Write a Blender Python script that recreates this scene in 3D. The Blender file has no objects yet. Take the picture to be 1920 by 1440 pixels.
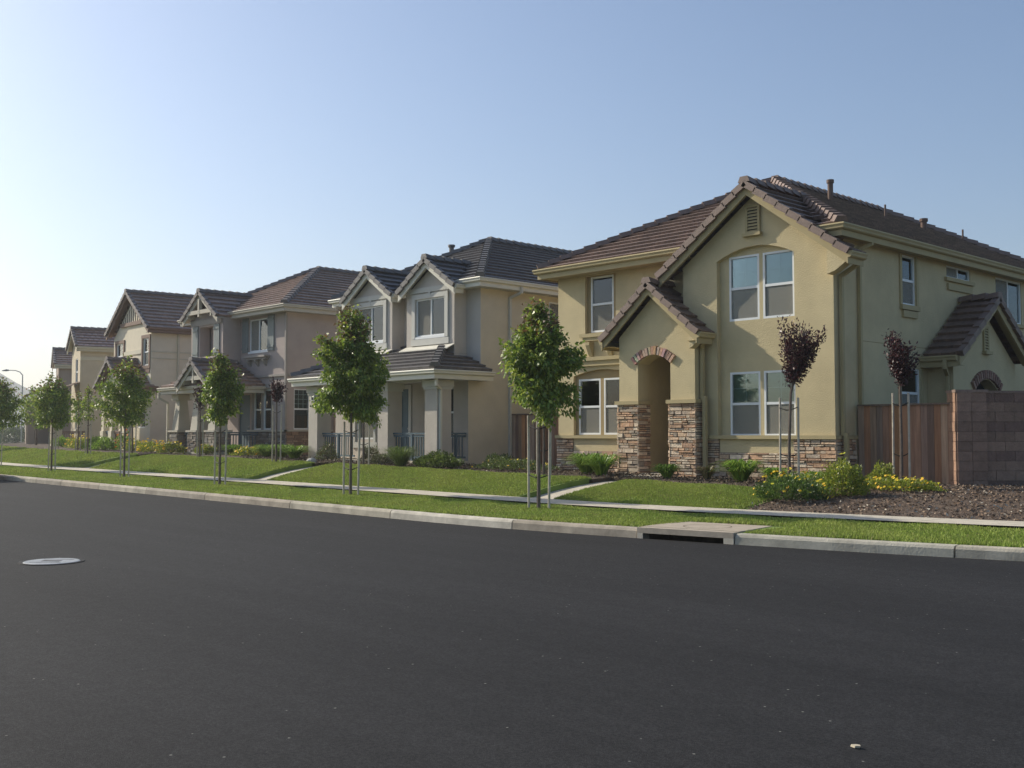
import bpy, math, random
import numpy as np
from mathutils import Vector as V, Matrix
from mathutils.geometry import tessellate_polygon
random.seed(7); RNG = np.random.default_rng(11)
sc = bpy.context.scene
COL = sc.collection

# ---------------------------------------------------------------- camera, sky, sun, exposure
YAW, FPX, EYE = math.radians(46.6), 2020.0, 1.6
PITCH = math.atan(95 / FPX)
cam_d = bpy.data.cameras.new('camera'); cam = bpy.data.objects.new('camera', cam_d); COL.objects.link(cam)
cam.location = (0, 0, EYE); cam.rotation_euler = (math.pi / 2 + PITCH, 0, YAW)
cam_d.sensor_width = 36; cam_d.lens = 36 * FPX / 1920; cam_d.clip_end = 5000; cam_d.clip_start = .1
sc.camera = cam
SUN_EL, SUN_FROM = math.radians(31), math.radians(17.5)      # the sun stands low, almost along the street from the left
sdir = V((-math.cos(SUN_FROM) * math.cos(SUN_EL), -math.sin(SUN_FROM) * math.cos(SUN_EL), math.sin(SUN_EL)))
sd = bpy.data.lights.new('sun', 'SUN'); sd.energy = 5.0; sd.angle = math.radians(.6); sd.color = (1, .92, .77)
so = bpy.data.objects.new('sun', sd); COL.objects.link(so); so.rotation_euler = sdir.to_track_quat('Z', 'Y').to_euler()
w = bpy.data.worlds.new('World'); sc.world = w; w.use_nodes = True
nt = w.node_tree; nt.nodes.clear()
sky = nt.nodes.new('ShaderNodeTexSky'); sky.sky_type = 'NISHITA'; sky.sun_disc = False
sky.sun_elevation = SUN_EL; sky.sun_rotation = math.atan2(sdir.x, sdir.y)
sky.air_density = 1.0; sky.dust_density = 1.7; sky.ozone_density = 3.2; sky.altitude = 0
bg = nt.nodes.new('ShaderNodeBackground'); bg.inputs['Strength'].default_value = .142
wo = nt.nodes.new('ShaderNodeOutputWorld')
nt.links.new(sky.outputs[0], bg.inputs[0]); nt.links.new(bg.outputs[0], wo.inputs[0])
sc.view_settings.view_transform = 'Standard'; sc.view_settings.look = 'None'
sc.view_settings.exposure = 0.05; sc.view_settings.gamma = 1

# ---------------------------------------------------------------- materials
def mat(name, base, rough=.8, var=.12, scale=3.0, bump=.0, bscale=40.0, col2=None, attr=None, metal=0, spec=.3,
        brick=None, sheen=0, transl=0, stretch=None, dist=.02):
    m = bpy.data.materials.new(name); m.use_nodes = True
    n = m.node_tree.nodes; l = m.node_tree.links
    p = n['Principled BSDF']; p.inputs['Roughness'].default_value = rough; p.inputs['Metallic'].default_value = metal
    p.inputs['Specular IOR Level'].default_value = spec
    tc = n.new('ShaderNodeTexCoord'); src = tc.outputs['Object']
    if brick: src = tc.outputs['UV']
    if stretch:
        mp = n.new('ShaderNodeMapping'); mp.inputs['Scale'].default_value = stretch; l.new(src, mp.inputs[0]); src = mp.outputs[0]
    nz = n.new('ShaderNodeTexNoise'); nz.inputs['Scale'].default_value = scale; nz.inputs['Detail'].default_value = 6
    nz.inputs['Roughness'].default_value = .6; l.new(src, nz.inputs['Vector'])
    rp = n.new('ShaderNodeMapRange'); rp.inputs[1].default_value = .3; rp.inputs[2].default_value = .7
    rp.inputs[3].default_value = 1 - var; rp.inputs[4].default_value = 1 + var; l.new(nz.outputs[0], rp.inputs[0])
    mx = n.new('ShaderNodeMix'); mx.data_type = 'RGBA'; mx.blend_type = 'MULTIPLY'; mx.inputs[0].default_value = 1
    if attr:
        a = n.new('ShaderNodeAttribute'); a.attribute_name = 'col'; base_out = a.outputs['Color']
    elif brick:
        b = n.new('ShaderNodeTexBrick'); b.inputs['Scale'].default_value = 1; b.offset = .5
        b.inputs['Brick Width'].default_value = brick[0]; b.inputs['Row Height'].default_value = brick[1]
        b.inputs['Mortar Size'].default_value = brick[2]; b.inputs['Bias'].default_value = 0
        b.inputs['Color1'].default_value = (*base, 1); b.inputs['Color2'].default_value = (*(col2 or base), 1)
        b.inputs['Mortar'].default_value = (*[c * .45 for c in base], 1)
        l.new(src, b.inputs['Vector']); base_out = b.outputs['Color']
    else:
        r = n.new('ShaderNodeMix'); r.data_type = 'RGBA'
        nz2 = n.new('ShaderNodeTexNoise'); nz2.inputs['Scale'].default_value = scale * .23; l.new(src, nz2.inputs['Vector'])
        r.inputs[6].default_value = (*base, 1); r.inputs[7].default_value = (*(col2 or [c * .9 for c in base]), 1)
        l.new(nz2.outputs[0], r.inputs[0]); base_out = r.outputs[2]
    l.new(base_out, mx.inputs[6]); l.new(rp.outputs[0], mx.inputs[7]); l.new(mx.outputs[2], p.inputs['Base Color'])
    if bump:
        nb = n.new('ShaderNodeTexNoise'); nb.inputs['Scale'].default_value = bscale; nb.inputs['Detail'].default_value = 4
        l.new(src if not brick else tc.outputs['Object'], nb.inputs['Vector'])
        bp = n.new('ShaderNodeBump'); bp.inputs['Strength'].default_value = bump; bp.inputs['Distance'].default_value = dist
        l.new(nb.outputs[0], bp.inputs['Height']); l.new(bp.outputs[0], p.inputs['Normal'])
    if transl:
        t = n.new('ShaderNodeBsdfTranslucent'); l.new(mx.outputs[2], t.inputs[0])
        ms = n.new('ShaderNodeMixShader'); ms.inputs[0].default_value = transl
        l.new(p.outputs[0], ms.inputs[1]); l.new(t.outputs[0], ms.inputs[2]); l.new(ms.outputs[0], n['Material Output'].inputs[0])
    return m

def glass_mat(name, tint, refl=1.0, alpha=.0):
    m = bpy.data.materials.new(name); m.use_nodes = True
    n = m.node_tree.nodes; l = m.node_tree.links; n.remove(n['Principled BSDF'])
    t = n.new('ShaderNodeBsdfTransparent'); t.inputs[0].default_value = (*tint, 1)
    g = n.new('ShaderNodeBsdfGlossy'); g.inputs['Roughness'].default_value = .02; g.inputs[0].default_value = (.9, .95, 1, 1)
    f = n.new('ShaderNodeFresnel'); f.inputs[0].default_value = 1.45 + .35 * refl
    nz = n.new('ShaderNodeTexNoise'); nz.inputs['Scale'].default_value = .9
    bp = n.new('ShaderNodeBump'); bp.inputs['Strength'].default_value = .08; bp.inputs['Distance'].default_value = .05
    l.new(nz.outputs[0], bp.inputs['Height']); l.new(bp.outputs[0], g.inputs['Normal'])
    x = n.new('ShaderNodeMixShader'); l.new(f.outputs[0], x.inputs[0]); l.new(t.outputs[0], x.inputs[1]); l.new(g.outputs[0], x.inputs[2])
    l.new(x.outputs[0], n['Material Output'].inputs[0])
    return m

M = {}
M['stucco1'] = mat('yellow_stucco', (.57, .475, .285), .9, .10, 1.3, .55, 34, (.52, .435, .26), dist=.02)
M['trim1'] = mat('yellow_trim', (.45, .37, .205), .8, .05, 2, .2, 60)
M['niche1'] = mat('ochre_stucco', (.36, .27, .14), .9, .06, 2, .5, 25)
M['stucco2'] = mat('grey_beige_stucco', (.54, .49, .43), .9, .08, 1.3, .5, 25)
M['stucco2s'] = mat('beige_stucco', (.60, .53, .41), .9, .08, 1.3, .5, 25)
M['trim2'] = mat('pale_grey_trim', (.56, .55, .50), .7, .04, 2)
M['gutter2'] = mat('off_white_gutter', (.70, .67, .57), .5, .04, 2)
M['blue2'] = mat('slate_blue_paint', (.10, .15, .18), .6, .08, 3)
M['stucco3'] = mat('mauve_stucco', (.42, .355, .325), .9, .08, 1.3, .5, 25)
M['trim3'] = mat('greige_trim', (.50, .46, .38), .7, .05, 2)
M['band3'] = mat('taupe_trim', (.33, .30, .27), .8, .05, 2)
M['shutter'] = mat('grey_green_shutter', (.21, .24, .235), .6, .06, 3)
M['stucco4'] = mat('cream_stucco', (.70, .63, .49), .9, .05, 2, .5, 25)
M['brown4'] = mat('brown_fascia', (.21, .14, .105), .7, .08, 2)
M['stucco5'] = mat('tan_stucco', (.54, .47, .35), .9, .05, 2, .5, 25)
M['cream5'] = mat('cream_fascia', (.58, .54, .42), .7, .04, 2)
M['stucco6'] = mat('taupe_stucco', (.33, .27, .22), .9, .05, 2, .5, 25)
M['white'] = mat('white_vinyl', (.78, .80, .80), .4, .02, 2)
M['tile1'] = mat('brown_roof_tile', (.215, .142, .11), .55, .28, 9, .4, 60, (.135, .09, .07), brick=(.33, .3302, .006), spec=.5)
M['cap1'] = mat('brown_ridge_tile', (.20, .137, .11), .6, .18, 7, .3, 50, spec=.5)
M['tile2'] = mat('slate_roof_tile', (.13, .118, .115), .5, .22, 9, .4, 60, (.085, .08, .082), brick=(.33, .3302, .006), spec=.5)
M['cap2'] = mat('slate_ridge_tile', (.14, .13, .125), .55, .18, 7, .3, 50, spec=.5)
M['tile3'] = mat('taupe_roof_tile', (.30, .205, .165), .48, .24, 9, .4, 60, (.20, .14, .115), brick=(.33, .3302, .006), spec=.6)
M['cap3'] = mat('taupe_ridge_tile', (.17, .145, .135), .6, .18, 7, .3, 50, spec=.5)
M['stone1'] = mat('ledge_stone', (1, 1, 1), .85, .22, 14, .6, 30, attr=1)
M['mortar'] = mat('mortar', (.16, .12, .09), .95, .1, 10)
M['blind'] = mat('blind_slats', (.80, .84, .84), .6, .02, 2)
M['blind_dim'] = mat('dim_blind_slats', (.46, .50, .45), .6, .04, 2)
M['curtain'] = mat('pale_curtain', (.85, .85, .85), .9, .08, 6, stretch=(9, 9, .3))
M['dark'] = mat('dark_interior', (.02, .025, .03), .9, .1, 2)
def screen_mat():
    m = bpy.data.materials.new('insect_screen'); m.use_nodes = True; n = m.node_tree.nodes; l = m.node_tree.links; n.remove(n['Principled BSDF'])
    t = n.new('ShaderNodeBsdfTransparent'); d = n.new('ShaderNodeBsdfDiffuse'); d.inputs[0].default_value = (.33, .32, .28, 1); x = n.new('ShaderNodeMixShader'); x.inputs[0].default_value = .5
    l.new(t.outputs[0], x.inputs[1]); l.new(d.outputs[0], x.inputs[2]); l.new(x.outputs[0], n['Material Output'].inputs[0]); return m
M['screen'] = screen_mat()
M['glass'] = glass_mat('window_glass', (.80, .88, .86), .6)
M['wood'] = mat('fence_cedar', (.21, .125, .085), .9, .25, 2.5, .5, 30, attr=1, stretch=(6, 6, .5))
M['block'] = mat('concrete_block', (.20, .135, .105), .95, .14, 8, .9, 26, attr=1)
M['concrete'] = mat('concrete', (.60, .54, .43), .9, .14, 4, .25, 50, (.50, .45, .36), attr=None)
M['kerb'] = mat('kerb_concrete', (.4, .38, .33), .9, .28, 3, .35, 40, attr=1)
M['apron'] = mat('apron_concrete', (.42, .36, .28), .9, .14, 6, .2, 50, (.42, .35, .27))
M['asphalt'] = None
M['bark'] = mat('bark', (.15, .12, .10), .95, .25, 12, .6, 40)
M['stake'] = mat('weathered_stake', (.52, .46, .37), .9, .2, 6, .3, 30)
M['tie'] = mat('black_rubber_tie', (.015, .015, .015), .7, .05)
M['leaf'] = mat('pear_leaf', (1, 1, 1), .42, .12, 6, attr=1, spec=.6, transl=.42)
M['plum'] = mat('plum_leaf', (1, 1, 1), .45, .12, 6, attr=1, spec=.5, transl=.22)
M['blade'] = mat('strap_leaf', (1, 1, 1), .45, .1, 6, attr=1, spec=.5, transl=.3)
M['grassm'] = mat('grass_blade', (1, 1, 1), .6, .10, 1.2, attr=1, spec=.25, transl=.3)
M['lawn'] = mat('lawn_soil', (.19, .26, .055), .95, .25, 2.2, .6, 60, (.15, .21, .045))
M['soil'] = mat('soil', (.075, .055, .04), .95, .3, 8, .8, 30, (.10, .075, .05))
M['mulch'] = mat('bark_mulch', (.15, .11, .08), .95, .35, 14, 1.0, 45, (.14, .10, .075), dist=.05)
M['chip'] = mat('wood_chip', (1, 1, 1), .9, .1, 5, attr=1)
M['metal'] = mat('galvanized', (.35, .35, .34), .45, .1, 5, metal=.7)
M['flower'] = mat('petals', (1, 1, 1), .7, .05, 5, attr=1, transl=.25)
M['pipe1'] = mat('brown_vent_pipe', (.17, .11, .085), .7, .1, 3)
M['cover'] = mat('manhole_iron', (.34, .355, .37), .6, .28, 9, .3, 60)
M['lid'] = mat('green_valve_lid', (.20, .26, .20), .6, .1, 5)
M['red'] = mat('dark_red_paint', (.16, .012, .012), .25, .03, 2, spec=.7)
M['tyre'] = mat('tyre_rubber', (.02, .02, .02), .85, .1, 5)
M['lamp'] = mat('tail_lamp', (.25, .01, .01), .2, .02, 2, spec=.7)
M['hill'] = mat('dry_hill', (.16, .15, .09), .95, .2, .02, col2=(.10, .12, .06))
M['plain'] = mat('plain_ground', (.13, .13, .06), .95, .25, .3, col2=(.10, .12, .05))
M['plaque'] = mat('plaque', (.6, .6, .55), .6, .03)

def asphalt():
    m = bpy.data.materials.new('asphalt'); m.use_nodes = True
    n = m.node_tree.nodes; l = m.node_tree.links; p = n['Principled BSDF']
    tc = n.new('ShaderNodeTexCoord')
    def noise(s, d=3, st=None):
        z = n.new('ShaderNodeTexNoise'); z.inputs['Scale'].default_value = s; z.inputs['Detail'].default_value = d
        if st:
            mp = n.new('ShaderNodeMapping'); mp.inputs['Scale'].default_value = st; mp.inputs['Rotation'].default_value = (0, 0, .05)
            l.new(tc.outputs['Object'], mp.inputs[0]); l.new(mp.outputs[0], z.inputs['Vector'])
        else: l.new(tc.outputs['Object'], z.inputs['Vector'])
        return z.outputs[0]
    def rng(o, a, b, c, d):
        r = n.new('ShaderNodeMapRange'); r.inputs[1].default_value = a; r.inputs[2].default_value = b
        r.inputs[3].default_value = c; r.inputs[4].default_value = d; l.new(o, r.inputs[0]); return r.outputs[0]
    def mul(a, b):
        q = n.new('ShaderNodeMath'); q.operation = 'MULTIPLY'; l.new(a, q.inputs[0]); l.new(b, q.inputs[1]); return q.outputs[0]
    big = rng(noise(.35, 4, (.25, 1, 1)), .3, .7, .78, 1.2)
    streak = rng(noise(2.2, 5, (.12, 1, 1)), .35, .7, .93, 1.09)
    mid = rng(noise(9, 4), .4, .6, .9, 1.1)
    fine = rng(noise(150, 2), .38, .62, .6, 1.45)
    agg = rng(noise(42, 3), .4, .6, .76, 1.26)
    v = mul(mul(mul(big, streak), mul(mid, fine)), agg)
    vo = n.new('ShaderNodeTexVoronoi'); vo.inputs['Scale'].default_value = 14; l.new(tc.outputs['Object'], vo.inputs['Vector'])
    sp = rng(vo.outputs['Distance'], .08, .13, 1, 0)
    cr = n.new('ShaderNodeSeparateColor'); l.new(vo.outputs['Color'], cr.inputs[0])
    sp = mul(sp, rng(cr.outputs[0], .93, .95, 0, 1))
    c = n.new('ShaderNodeMix'); c.data_type = 'RGBA'; c.blend_type = 'MULTIPLY'; c.inputs[0].default_value = 1
    c.inputs[6].default_value = (.024, .0237, .0243, 1); l.new(v, c.inputs[7])
    c2 = n.new('ShaderNodeMix'); c2.data_type = 'RGBA'; l.new(sp, c2.inputs[0]); l.new(c.outputs[2], c2.inputs[6]); c2.inputs[7].default_value = (.22, .21, .19, 1)
    l.new(c2.outputs[2], p.inputs['Base Color']); p.inputs['Roughness'].default_value = .85; p.inputs['Specular IOR Level'].default_value = .15
    bp = n.new('ShaderNodeBump'); bp.inputs['Strength'].default_value = .6; bp.inputs['Distance'].default_value = .006
    l.new(noise(120, 3), bp.inputs['Height']); l.new(bp.outputs[0], p.inputs['Normal'])
    return m
M['asphalt'] = asphalt()

# ---------------------------------------------------------------- mesh helpers
OFF = V((0, 0, 0))            # origin of the thing being built; points are given in street coordinates
class MB:
    def __init__(s): s.v = []; s.f = []; s.uv = []; s.c = []; s.cc = None
    def face(s, pts, uv=None):
        i = len(s.v); s.v += [tuple(V(p) - OFF) for p in pts]; s.f.append(tuple(range(i, i + len(pts))))
        s.uv += list(uv) if uv else [(0, 0)] * len(pts); s.c.append(s.cc or (1, 1, 1))
    def obox(s, o, ax, ay, az):
        o = V(o); ax = V(ax); ay = V(ay); az = V(az)
        if ax.cross(ay).dot(az) < 0: ax, ay = ay, ax
        p = [o, o + ax, o + ax + ay, o + ay]; q = [a + az for a in p]
        s.face(p[::-1]); s.face(q)
        for k in range(4): s.face([p[k], p[(k + 1) % 4], q[(k + 1) % 4], q[k]])
    def box(s, a, b):
        lo = [min(a[i], b[i]) for i in range(3)]; hi = [max(a[i], b[i]) for i in range(3)]
        s.obox(lo, (hi[0] - lo[0], 0, 0), (0, hi[1] - lo[1], 0), (0, 0, hi[2] - lo[2]))
    def prism(s, pts, d):
        d = V(d); pts = [V(p) for p in pts]; q = [p + d for p in pts]
        nrm = V((0, 0, 0))
        for k in range(len(pts)): nrm += (pts[k] - pts[0]).cross(pts[(k + 1) % len(pts)] - pts[0])
        if nrm.dot(d) > 0: pts, q = pts[::-1], q[::-1]
        s.face(pts); s.face(q[::-1])
        n = len(pts)
        for k in range(n): s.face([pts[k], q[k], q[(k + 1) % n], pts[(k + 1) % n]][::-1] if False else [pts[(k + 1) % n], pts[k], q[k], q[(k + 1) % n]])
    def tube(s, path, r, n=8, caps=True):
        path = [V(p) for p in path]; rs = r if isinstance(r, (list, tuple)) else [r] * len(path)
        rings = []
        for i, p in enumerate(path):
            d = (path[min(i + 1, len(path) - 1)] - path[max(i - 1, 0)]).normalized()
            a = d.cross(V((0, 0, 1))) if abs(d.z) < .95 else d.cross(V((1, 0, 0))); a.normalize(); b = d.cross(a)
            rings.append([p + (a * math.cos(t) + b * math.sin(t)) * rs[i] for t in [2 * math.pi * k / n for k in range(n)]])
        for i in range(len(rings) - 1):
            for k in range(n): s.face([rings[i][k], rings[i][(k + 1) % n], rings[i + 1][(k + 1) % n], rings[i + 1][k]][::-1])
        if caps: s.face(rings[0]); s.face(rings[-1][::-1])
    def lathe(s, c, prof, n=24):
        c = V(c)
        for (r0, z0), (r1, z1) in zip(prof, prof[1:]):
            for k in range(n):
                a, b = 2 * math.pi * k / n, 2 * math.pi * (k + 1) / n
                P = lambda r, z, t: c + V((r * math.cos(t), r * math.sin(t), z))
                if r0 < 1e-4: s.face([P(0, z0, 0), P(r1, z1, b), P(r1, z1, a)])
                elif r1 < 1e-4: s.face([P(r0, z0, a), P(r0, z0, b), P(0, z1, 0)])
                else: s.face([P(r0, z0, a), P(r0, z0, b), P(r1, z1, b), P(r1, z1, a)])
    def build(s, name, m, parent=None, smooth=False):
        me = bpy.data.meshes.new(name); me.from_pydata(s.v, [], s.f)
        ul = me.uv_layers.new(name='UVMap'); ul.data.foreach_set('uv', np.array(s.uv, dtype=np.float32).ravel())
        ca = me.color_attributes.new('col', 'FLOAT_COLOR', 'CORNER')
        arr = np.repeat(np.array([(*c, 1) for c in s.c], dtype=np.float32), [len(f) for f in s.f], axis=0); ca.data.foreach_set('color', arr.ravel())
        if smooth: me.polygons.foreach_set('use_smooth', [True] * len(me.polygons))
        me.materials.append(M[m] if isinstance(m, str) else m)
        me.update(); o = bpy.data.objects.new(name, me); COL.objects.link(o)
        if parent is not None: o.parent = parent
        return o
def np_mesh(name, verts, tri_n, cols, m, parent=None, k=3):
    """verts (N,3) with k verts per face, cols per face."""
    n = len(verts) // k; me = bpy.data.meshes.new(name)
    me.vertices.add(len(verts)); me.vertices.foreach_set('co', verts.astype(np.float32).ravel())
    me.loops.add(len(verts)); me.loops.foreach_set('vertex_index', np.arange(len(verts), dtype=np.int32))
    me.polygons.add(n); me.polygons.foreach_set('loop_start', np.arange(0, len(verts), k, dtype=np.int32))
    me.polygons.foreach_set('loop_total', np.full(n, k, dtype=np.int32))
    ca = me.color_attributes.new('col', 'FLOAT_COLOR', 'CORNER')
    c4 = np.ones((n, 4), dtype=np.float32); c4[:, :3] = cols; ca.data.foreach_set('color', np.repeat(c4, k, axis=0).ravel())
    me.materials.append(M[m]); me.update(calc_edges=True); me.validate()
    o = bpy.data.objects.new(name, me); COL.objects.link(o)
    if parent is not None: o.parent = parent
    return o
def tag(o, label=None, cat=None, group=None, kind=None):
    if label: o['label'] = label
    if cat: o['category'] = cat
    if group: o['group'] = group
    if kind: o['kind'] = kind
    return o
def empty(name, loc, rz=0):
    global OFF
    o = bpy.data.objects.new(name, None); COL.objects.link(o); o.location = loc; o.rotation_euler = (0, 0, rz); o.empty_display_size = .3
    OFF = V(loc) if rz == 0 else V((0, 0, 0))
    return o
def free():
    global OFF
    OFF = V((0, 0, 0))
Z = V((0, 0, 1)); FRONT = V((0, -1, 0)); RIGHT = V((1, 0, 0))

# ---------------------------------------------------------------- the lie of the land
def zr(x): return min(.5, max(0, -x - 14) * .004)                    # the street climbs a little to the left
def yk(x):                                                           # road edge at the kerb
    y = 12.45
    if x > -17: y += .0125 * (min(x, 4) + 17) ** 2
    if x > 4: y += (x - 4) * .525
    if x < -45: y += .006 * (min(-x, 100) - 45) ** 2
    if x < -100: y += (-x - 100) * .66
    return y
def zb(x):
    xs = [-120, -60, -50, -36, -26, -20, -12, 20]; zs = [1.1, 1.0, .93, .86, .75, .66, .56, .56]
    return float(np.interp(x, xs, zs))
def gz(x, y):
    t = y - yk(x); z = zr(x)
    if t < 0: return z
    if t < 2.75: return z + .15 + .04 * t / 2.75
    if t < 3.85: return z + .20
    s = min(1, (t - 3.85) / 3.7); s = s * (2 - s) if s < 1 else 1
    return z + .2 + s * (zb(x) - z - .2)
def sheet(mb, xs, ya, yb, n, dz, yabs=None):
    """grid between the curves yk+ya and yk+yb (yabs: far edge at that absolute y)"""
    rows = []
    for x in xs:
        a = yk(x) + ya; b = (yabs + max(0, yk(x) - 12.45 if x < -45 else 0)) if yabs is not None else yk(x) + yb
        rows.append([V((x, a + (b - a) * k / n, gz(x, a + (b - a) * k / n) + dz)) for k in range(n + 1)])
    for i in range(len(xs) - 1):
        for k in range(n): mb.face([rows[i][k], rows[i + 1][k], rows[i + 1][k + 1], rows[i][k + 1]])
def lin(a, b, st): n = max(1, int(abs(b - a) / st + .5)); return [a + (b - a) * k / n for k in range(n + 1)]

mb = MB()
for (x0, x1, y0, y1) in [(-3000, 3000, -3000, 3000)]:
    mb.face([(x0, y0, -.35), (x1, y0, -.35), (x1, y1, -.35), (x0, y1, -.35)])
tag(mb.build('ground', 'plain'), 'dry plain beyond the street', 'ground', kind='structure')
mb = MB()
for xs in [lin(-160, 40, 2)]:
    for i in range(len(xs) - 1):
        a, b = xs[i], xs[i + 1]
        ys = [-14, -4, 0, 4, 8, 12, None]
        for j in range(6):
            pa = [(x, (yk(x) + .02 if y is None else y)) for x, y in ((a, ys[j]), (b, ys[j]))]
            pb = [(x, (yk(x) + .02 if y is None else min(y, yk(x)))) for x, y in ((b, ys[j + 1]), (a, ys[j + 1]))]
            mb.face([(x, y, zr(x)) for x, y in pa + pb])
tag(mb.build('road', 'asphalt'), 'fresh black asphalt street', 'road', kind='structure')

# kerb, cast in lengths with open joints; the inlet interrupts it
JX = [-160 + 3.05 * k for k in range(45)]
JX = [j for j in JX if j < -34] + [-32.9, -30.1, -27.1, -23.9, -20.1, -16.55, -13.35, -10.85]
KC = [(.37, .32, .25), (.41, .37, .29), (.34, .30, .24), (.44, .41, .33)]
mb = MB()
def kerb_len(a, b, c, lip=.012):
    mb.cc = c; xs = lin(a + lip, b - lip, 1.0)
    prof = [(0.0, -.05), (.01, .11), (.035, .145), (.06, .155), (.17, .158), (.17, -.05)]
    ring = [[V((x, yk(x) + t, zr(x) + z)) for t, z in prof] for x in xs]
    for i in range(len(xs) - 1):
        for k in range(5): mb.face([ring[i][k], ring[i + 1][k], ring[i + 1][k + 1], ring[i][k + 1]])
    mb.face(ring[0]); mb.face(ring[-1][::-1])
for i in range(len(JX) - 1): kerb_len(JX[i], JX[i + 1], (.50, .46, .38) if i == len(JX) - 3 else KC[(i * 7) % 3])
for a, b, c in [(-9.25, -6.3, KC[3]), (-6.3, -3.2, KC[1]), (-3.2, 0, KC[3]), (0, 3, KC[1]), (3, 6, KC[0]), (6, 12, KC[1]), (12, 20, KC[0])]: kerb_len(a, b, c)
tag(mb.build('kerb', 'kerb'), 'pale concrete kerb along the asphalt', 'kerb', kind='structure')

mb = MB(); xs = lin(-140, 20, 1.0)
for i in range(len(xs) - 1):
    a = xs[i] + (.012 if i % 2 == 0 else 0)                         # control joints
    sheet(mb, [a, xs[i + 1]], 2.78, 3.84, 1, .035)
tag(mb.build('sidewalk', 'concrete'), 'pale concrete sidewalk', 'sidewalk', kind='structure')
for i in (0,):
    mb = MB(); sheet(mb, lin(-140, 20, 1.0), .165, 2.8, 4, .0)
    tag(mb.build('verge', 'lawn'), 'grass verge between kerb and sidewalk', 'verge', kind='structure')
LAWNS = [(-140, -41.6), (-40.5, -28.9), (-27.7, -17.15), (-16.05, -11.5)]
mb = MB()
for a, b in LAWNS:
    sheet(mb, lin(a, b, 1.0), 3.82, 0, 8, .0, yabs=18.8)
    for x in (a, b):                                               # cut edges of the turf along the walks
        for k in range(8):
            y0, y1 = [yk(x) + 3.82 + (18.8 - yk(x) - 3.82) * q / 8 for q in (k, k + 1)]
            if y1 > y0: mb.face([(x, y0, gz(x, y0)), (x, y1, gz(x, y1)), (x, y1, gz(x, y1) - .3), (x, y0, gz(x, y0) - .3)])
tag(mb.build('lawn', 'lawn'), 'mown front lawns', 'lawn', kind='structure')
mb = MB()
for a, b in LAWNS:
    sheet(mb, lin(a, b, 1.5), 6.0, 0, 2, -.025, yabs=19.5)
    for x in (a, b): mb.face([(x, 18.7, gz(x, 18.7) - .025), (x, 19.5, gz(x, 19.5) - .025), (x, 19.5, gz(x, 19.5) - .35), (x, 18.7, gz(x, 18.7) - .35)])
for a, b in [(-17.15, -16.05), (-28.9, -27.7), (-41.6, -40.5)]: mb.face([(a, 19.49, gz(a, 19.5) - .027), (b, 19.49, gz(b, 19.5) - .027), (b, 19.49, gz(b, 19.5) - .4), (a, 19.49, gz(a, 19.5) - .4)])
for i, x in enumerate(lin(-140, -11.5, 1.5)[:-1]):
    x1 = lin(-140, -11.5, 1.5)[i + 1]; c = lambda q: max(0, yk(q) - 12.45) if q < -45 else 0
    mb.face([(x, 19.48 + c(x), gz(x, 19.5 + c(x)) - .027), (x1, 19.48 + c(x1), gz(x1, 19.5 + c(x1)) - .027), (x1, 26 + c(x1), gz(x1, 26 + c(x1)) - .027), (x, 26 + c(x), gz(x, 26 + c(x)) - .027)])
sheet(mb, lin(-140, -11.5, 3), 13, 0, 3, -.03, yabs=70)
tag(mb.build('planting_bed', 'soil'), 'dark soil planting beds before the houses', 'planting bed', kind='structure')
mb = MB(); sheet(mb, lin(-11.6, 24, 1.0), 3.82, 0, 14, .0, yabs=40)
tag(mb.build('mulch_bed', 'mulch'), 'bare bark mulch bed at the corner', 'mulch bed', kind='structure')
# walkways: slabs let into the lawn, with a step at the near house
mb = MB()
for a, b, y1 in [(-17.15, -16.05, 19.55), (-28.9, -27.7, 19.55), (-41.6, -40.5, 19.55)]:
    n_ = 12; ys = [yk((a + b) / 2) + 3.8 + (y1 - yk((a + b) / 2) - 3.8) * k / n_ for k in range(n_ + 1)]
    for k in range(n_):
        d0, d1 = [-.004 - .115 * min(1, q / 2) + (.115 if q == n_ else 0) * 0 for q in (k, k + 1)]
        mb.face([(a, ys[k], gz(a, ys[k]) + d0), (b, ys[k], gz(b, ys[k]) + d0), (b, ys[k + 1], gz(b, ys[k + 1]) + d1), (a, ys[k + 1], gz(a, ys[k + 1]) + d1)])
tag(mb.build('walkway', 'concrete'), 'narrow concrete walks through the lawns', 'walkway', kind='structure')

# ---------------------------------------------------------------- building blocks for houses
def wall(mb, o, u, outer, holes=(), reveal=.12, n=None):
    """polygon (a along u, b up) with holes; reveals go inwards by `reveal`; n is the outward normal"""
    o = V(o); u = V(u); n = n or FRONT
    P = lambda a, b, d=0: o + u * a + Z * b - n * d
    loops = [[V((a, b, 0)) for a, b in outer]] + [[V((a, b, 0)) for a, b in h] for h in holes]
    flat = [p for lp in loops for p in lp]
    for t in tessellate_polygon(loops):
        q = [P(flat[i].x, flat[i].y) for i in t]
        if (q[1] - q[0]).cross(q[2] - q[0]).dot(n) < 0: q = q[::-1]
        mb.face(q)
    for h in holes:
        for k in range(len(h)):
            a, b = h[k], h[(k + 1) % len(h)]
            mb.face([P(*a), P(*b), P(*b, reveal), P(*a, reveal)])
def rect(a0, a1, b0, b1): return [(a0, b0), (a1, b0), (a1, b1), (a0, b1)]
def arch(a0, a1, b0, b1, rise, n=10):
    pts = [(a0, b0), (a1, b0), (a1, b1 - rise)]
    for k in range(1, n):
        t = k / n; x = a1 + (a0 - a1) * t; pts.append((x, b1 - rise + rise * (1 - (2 * t - 1) ** 2)))
    return pts + [(a0, b1 - rise)]
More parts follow.
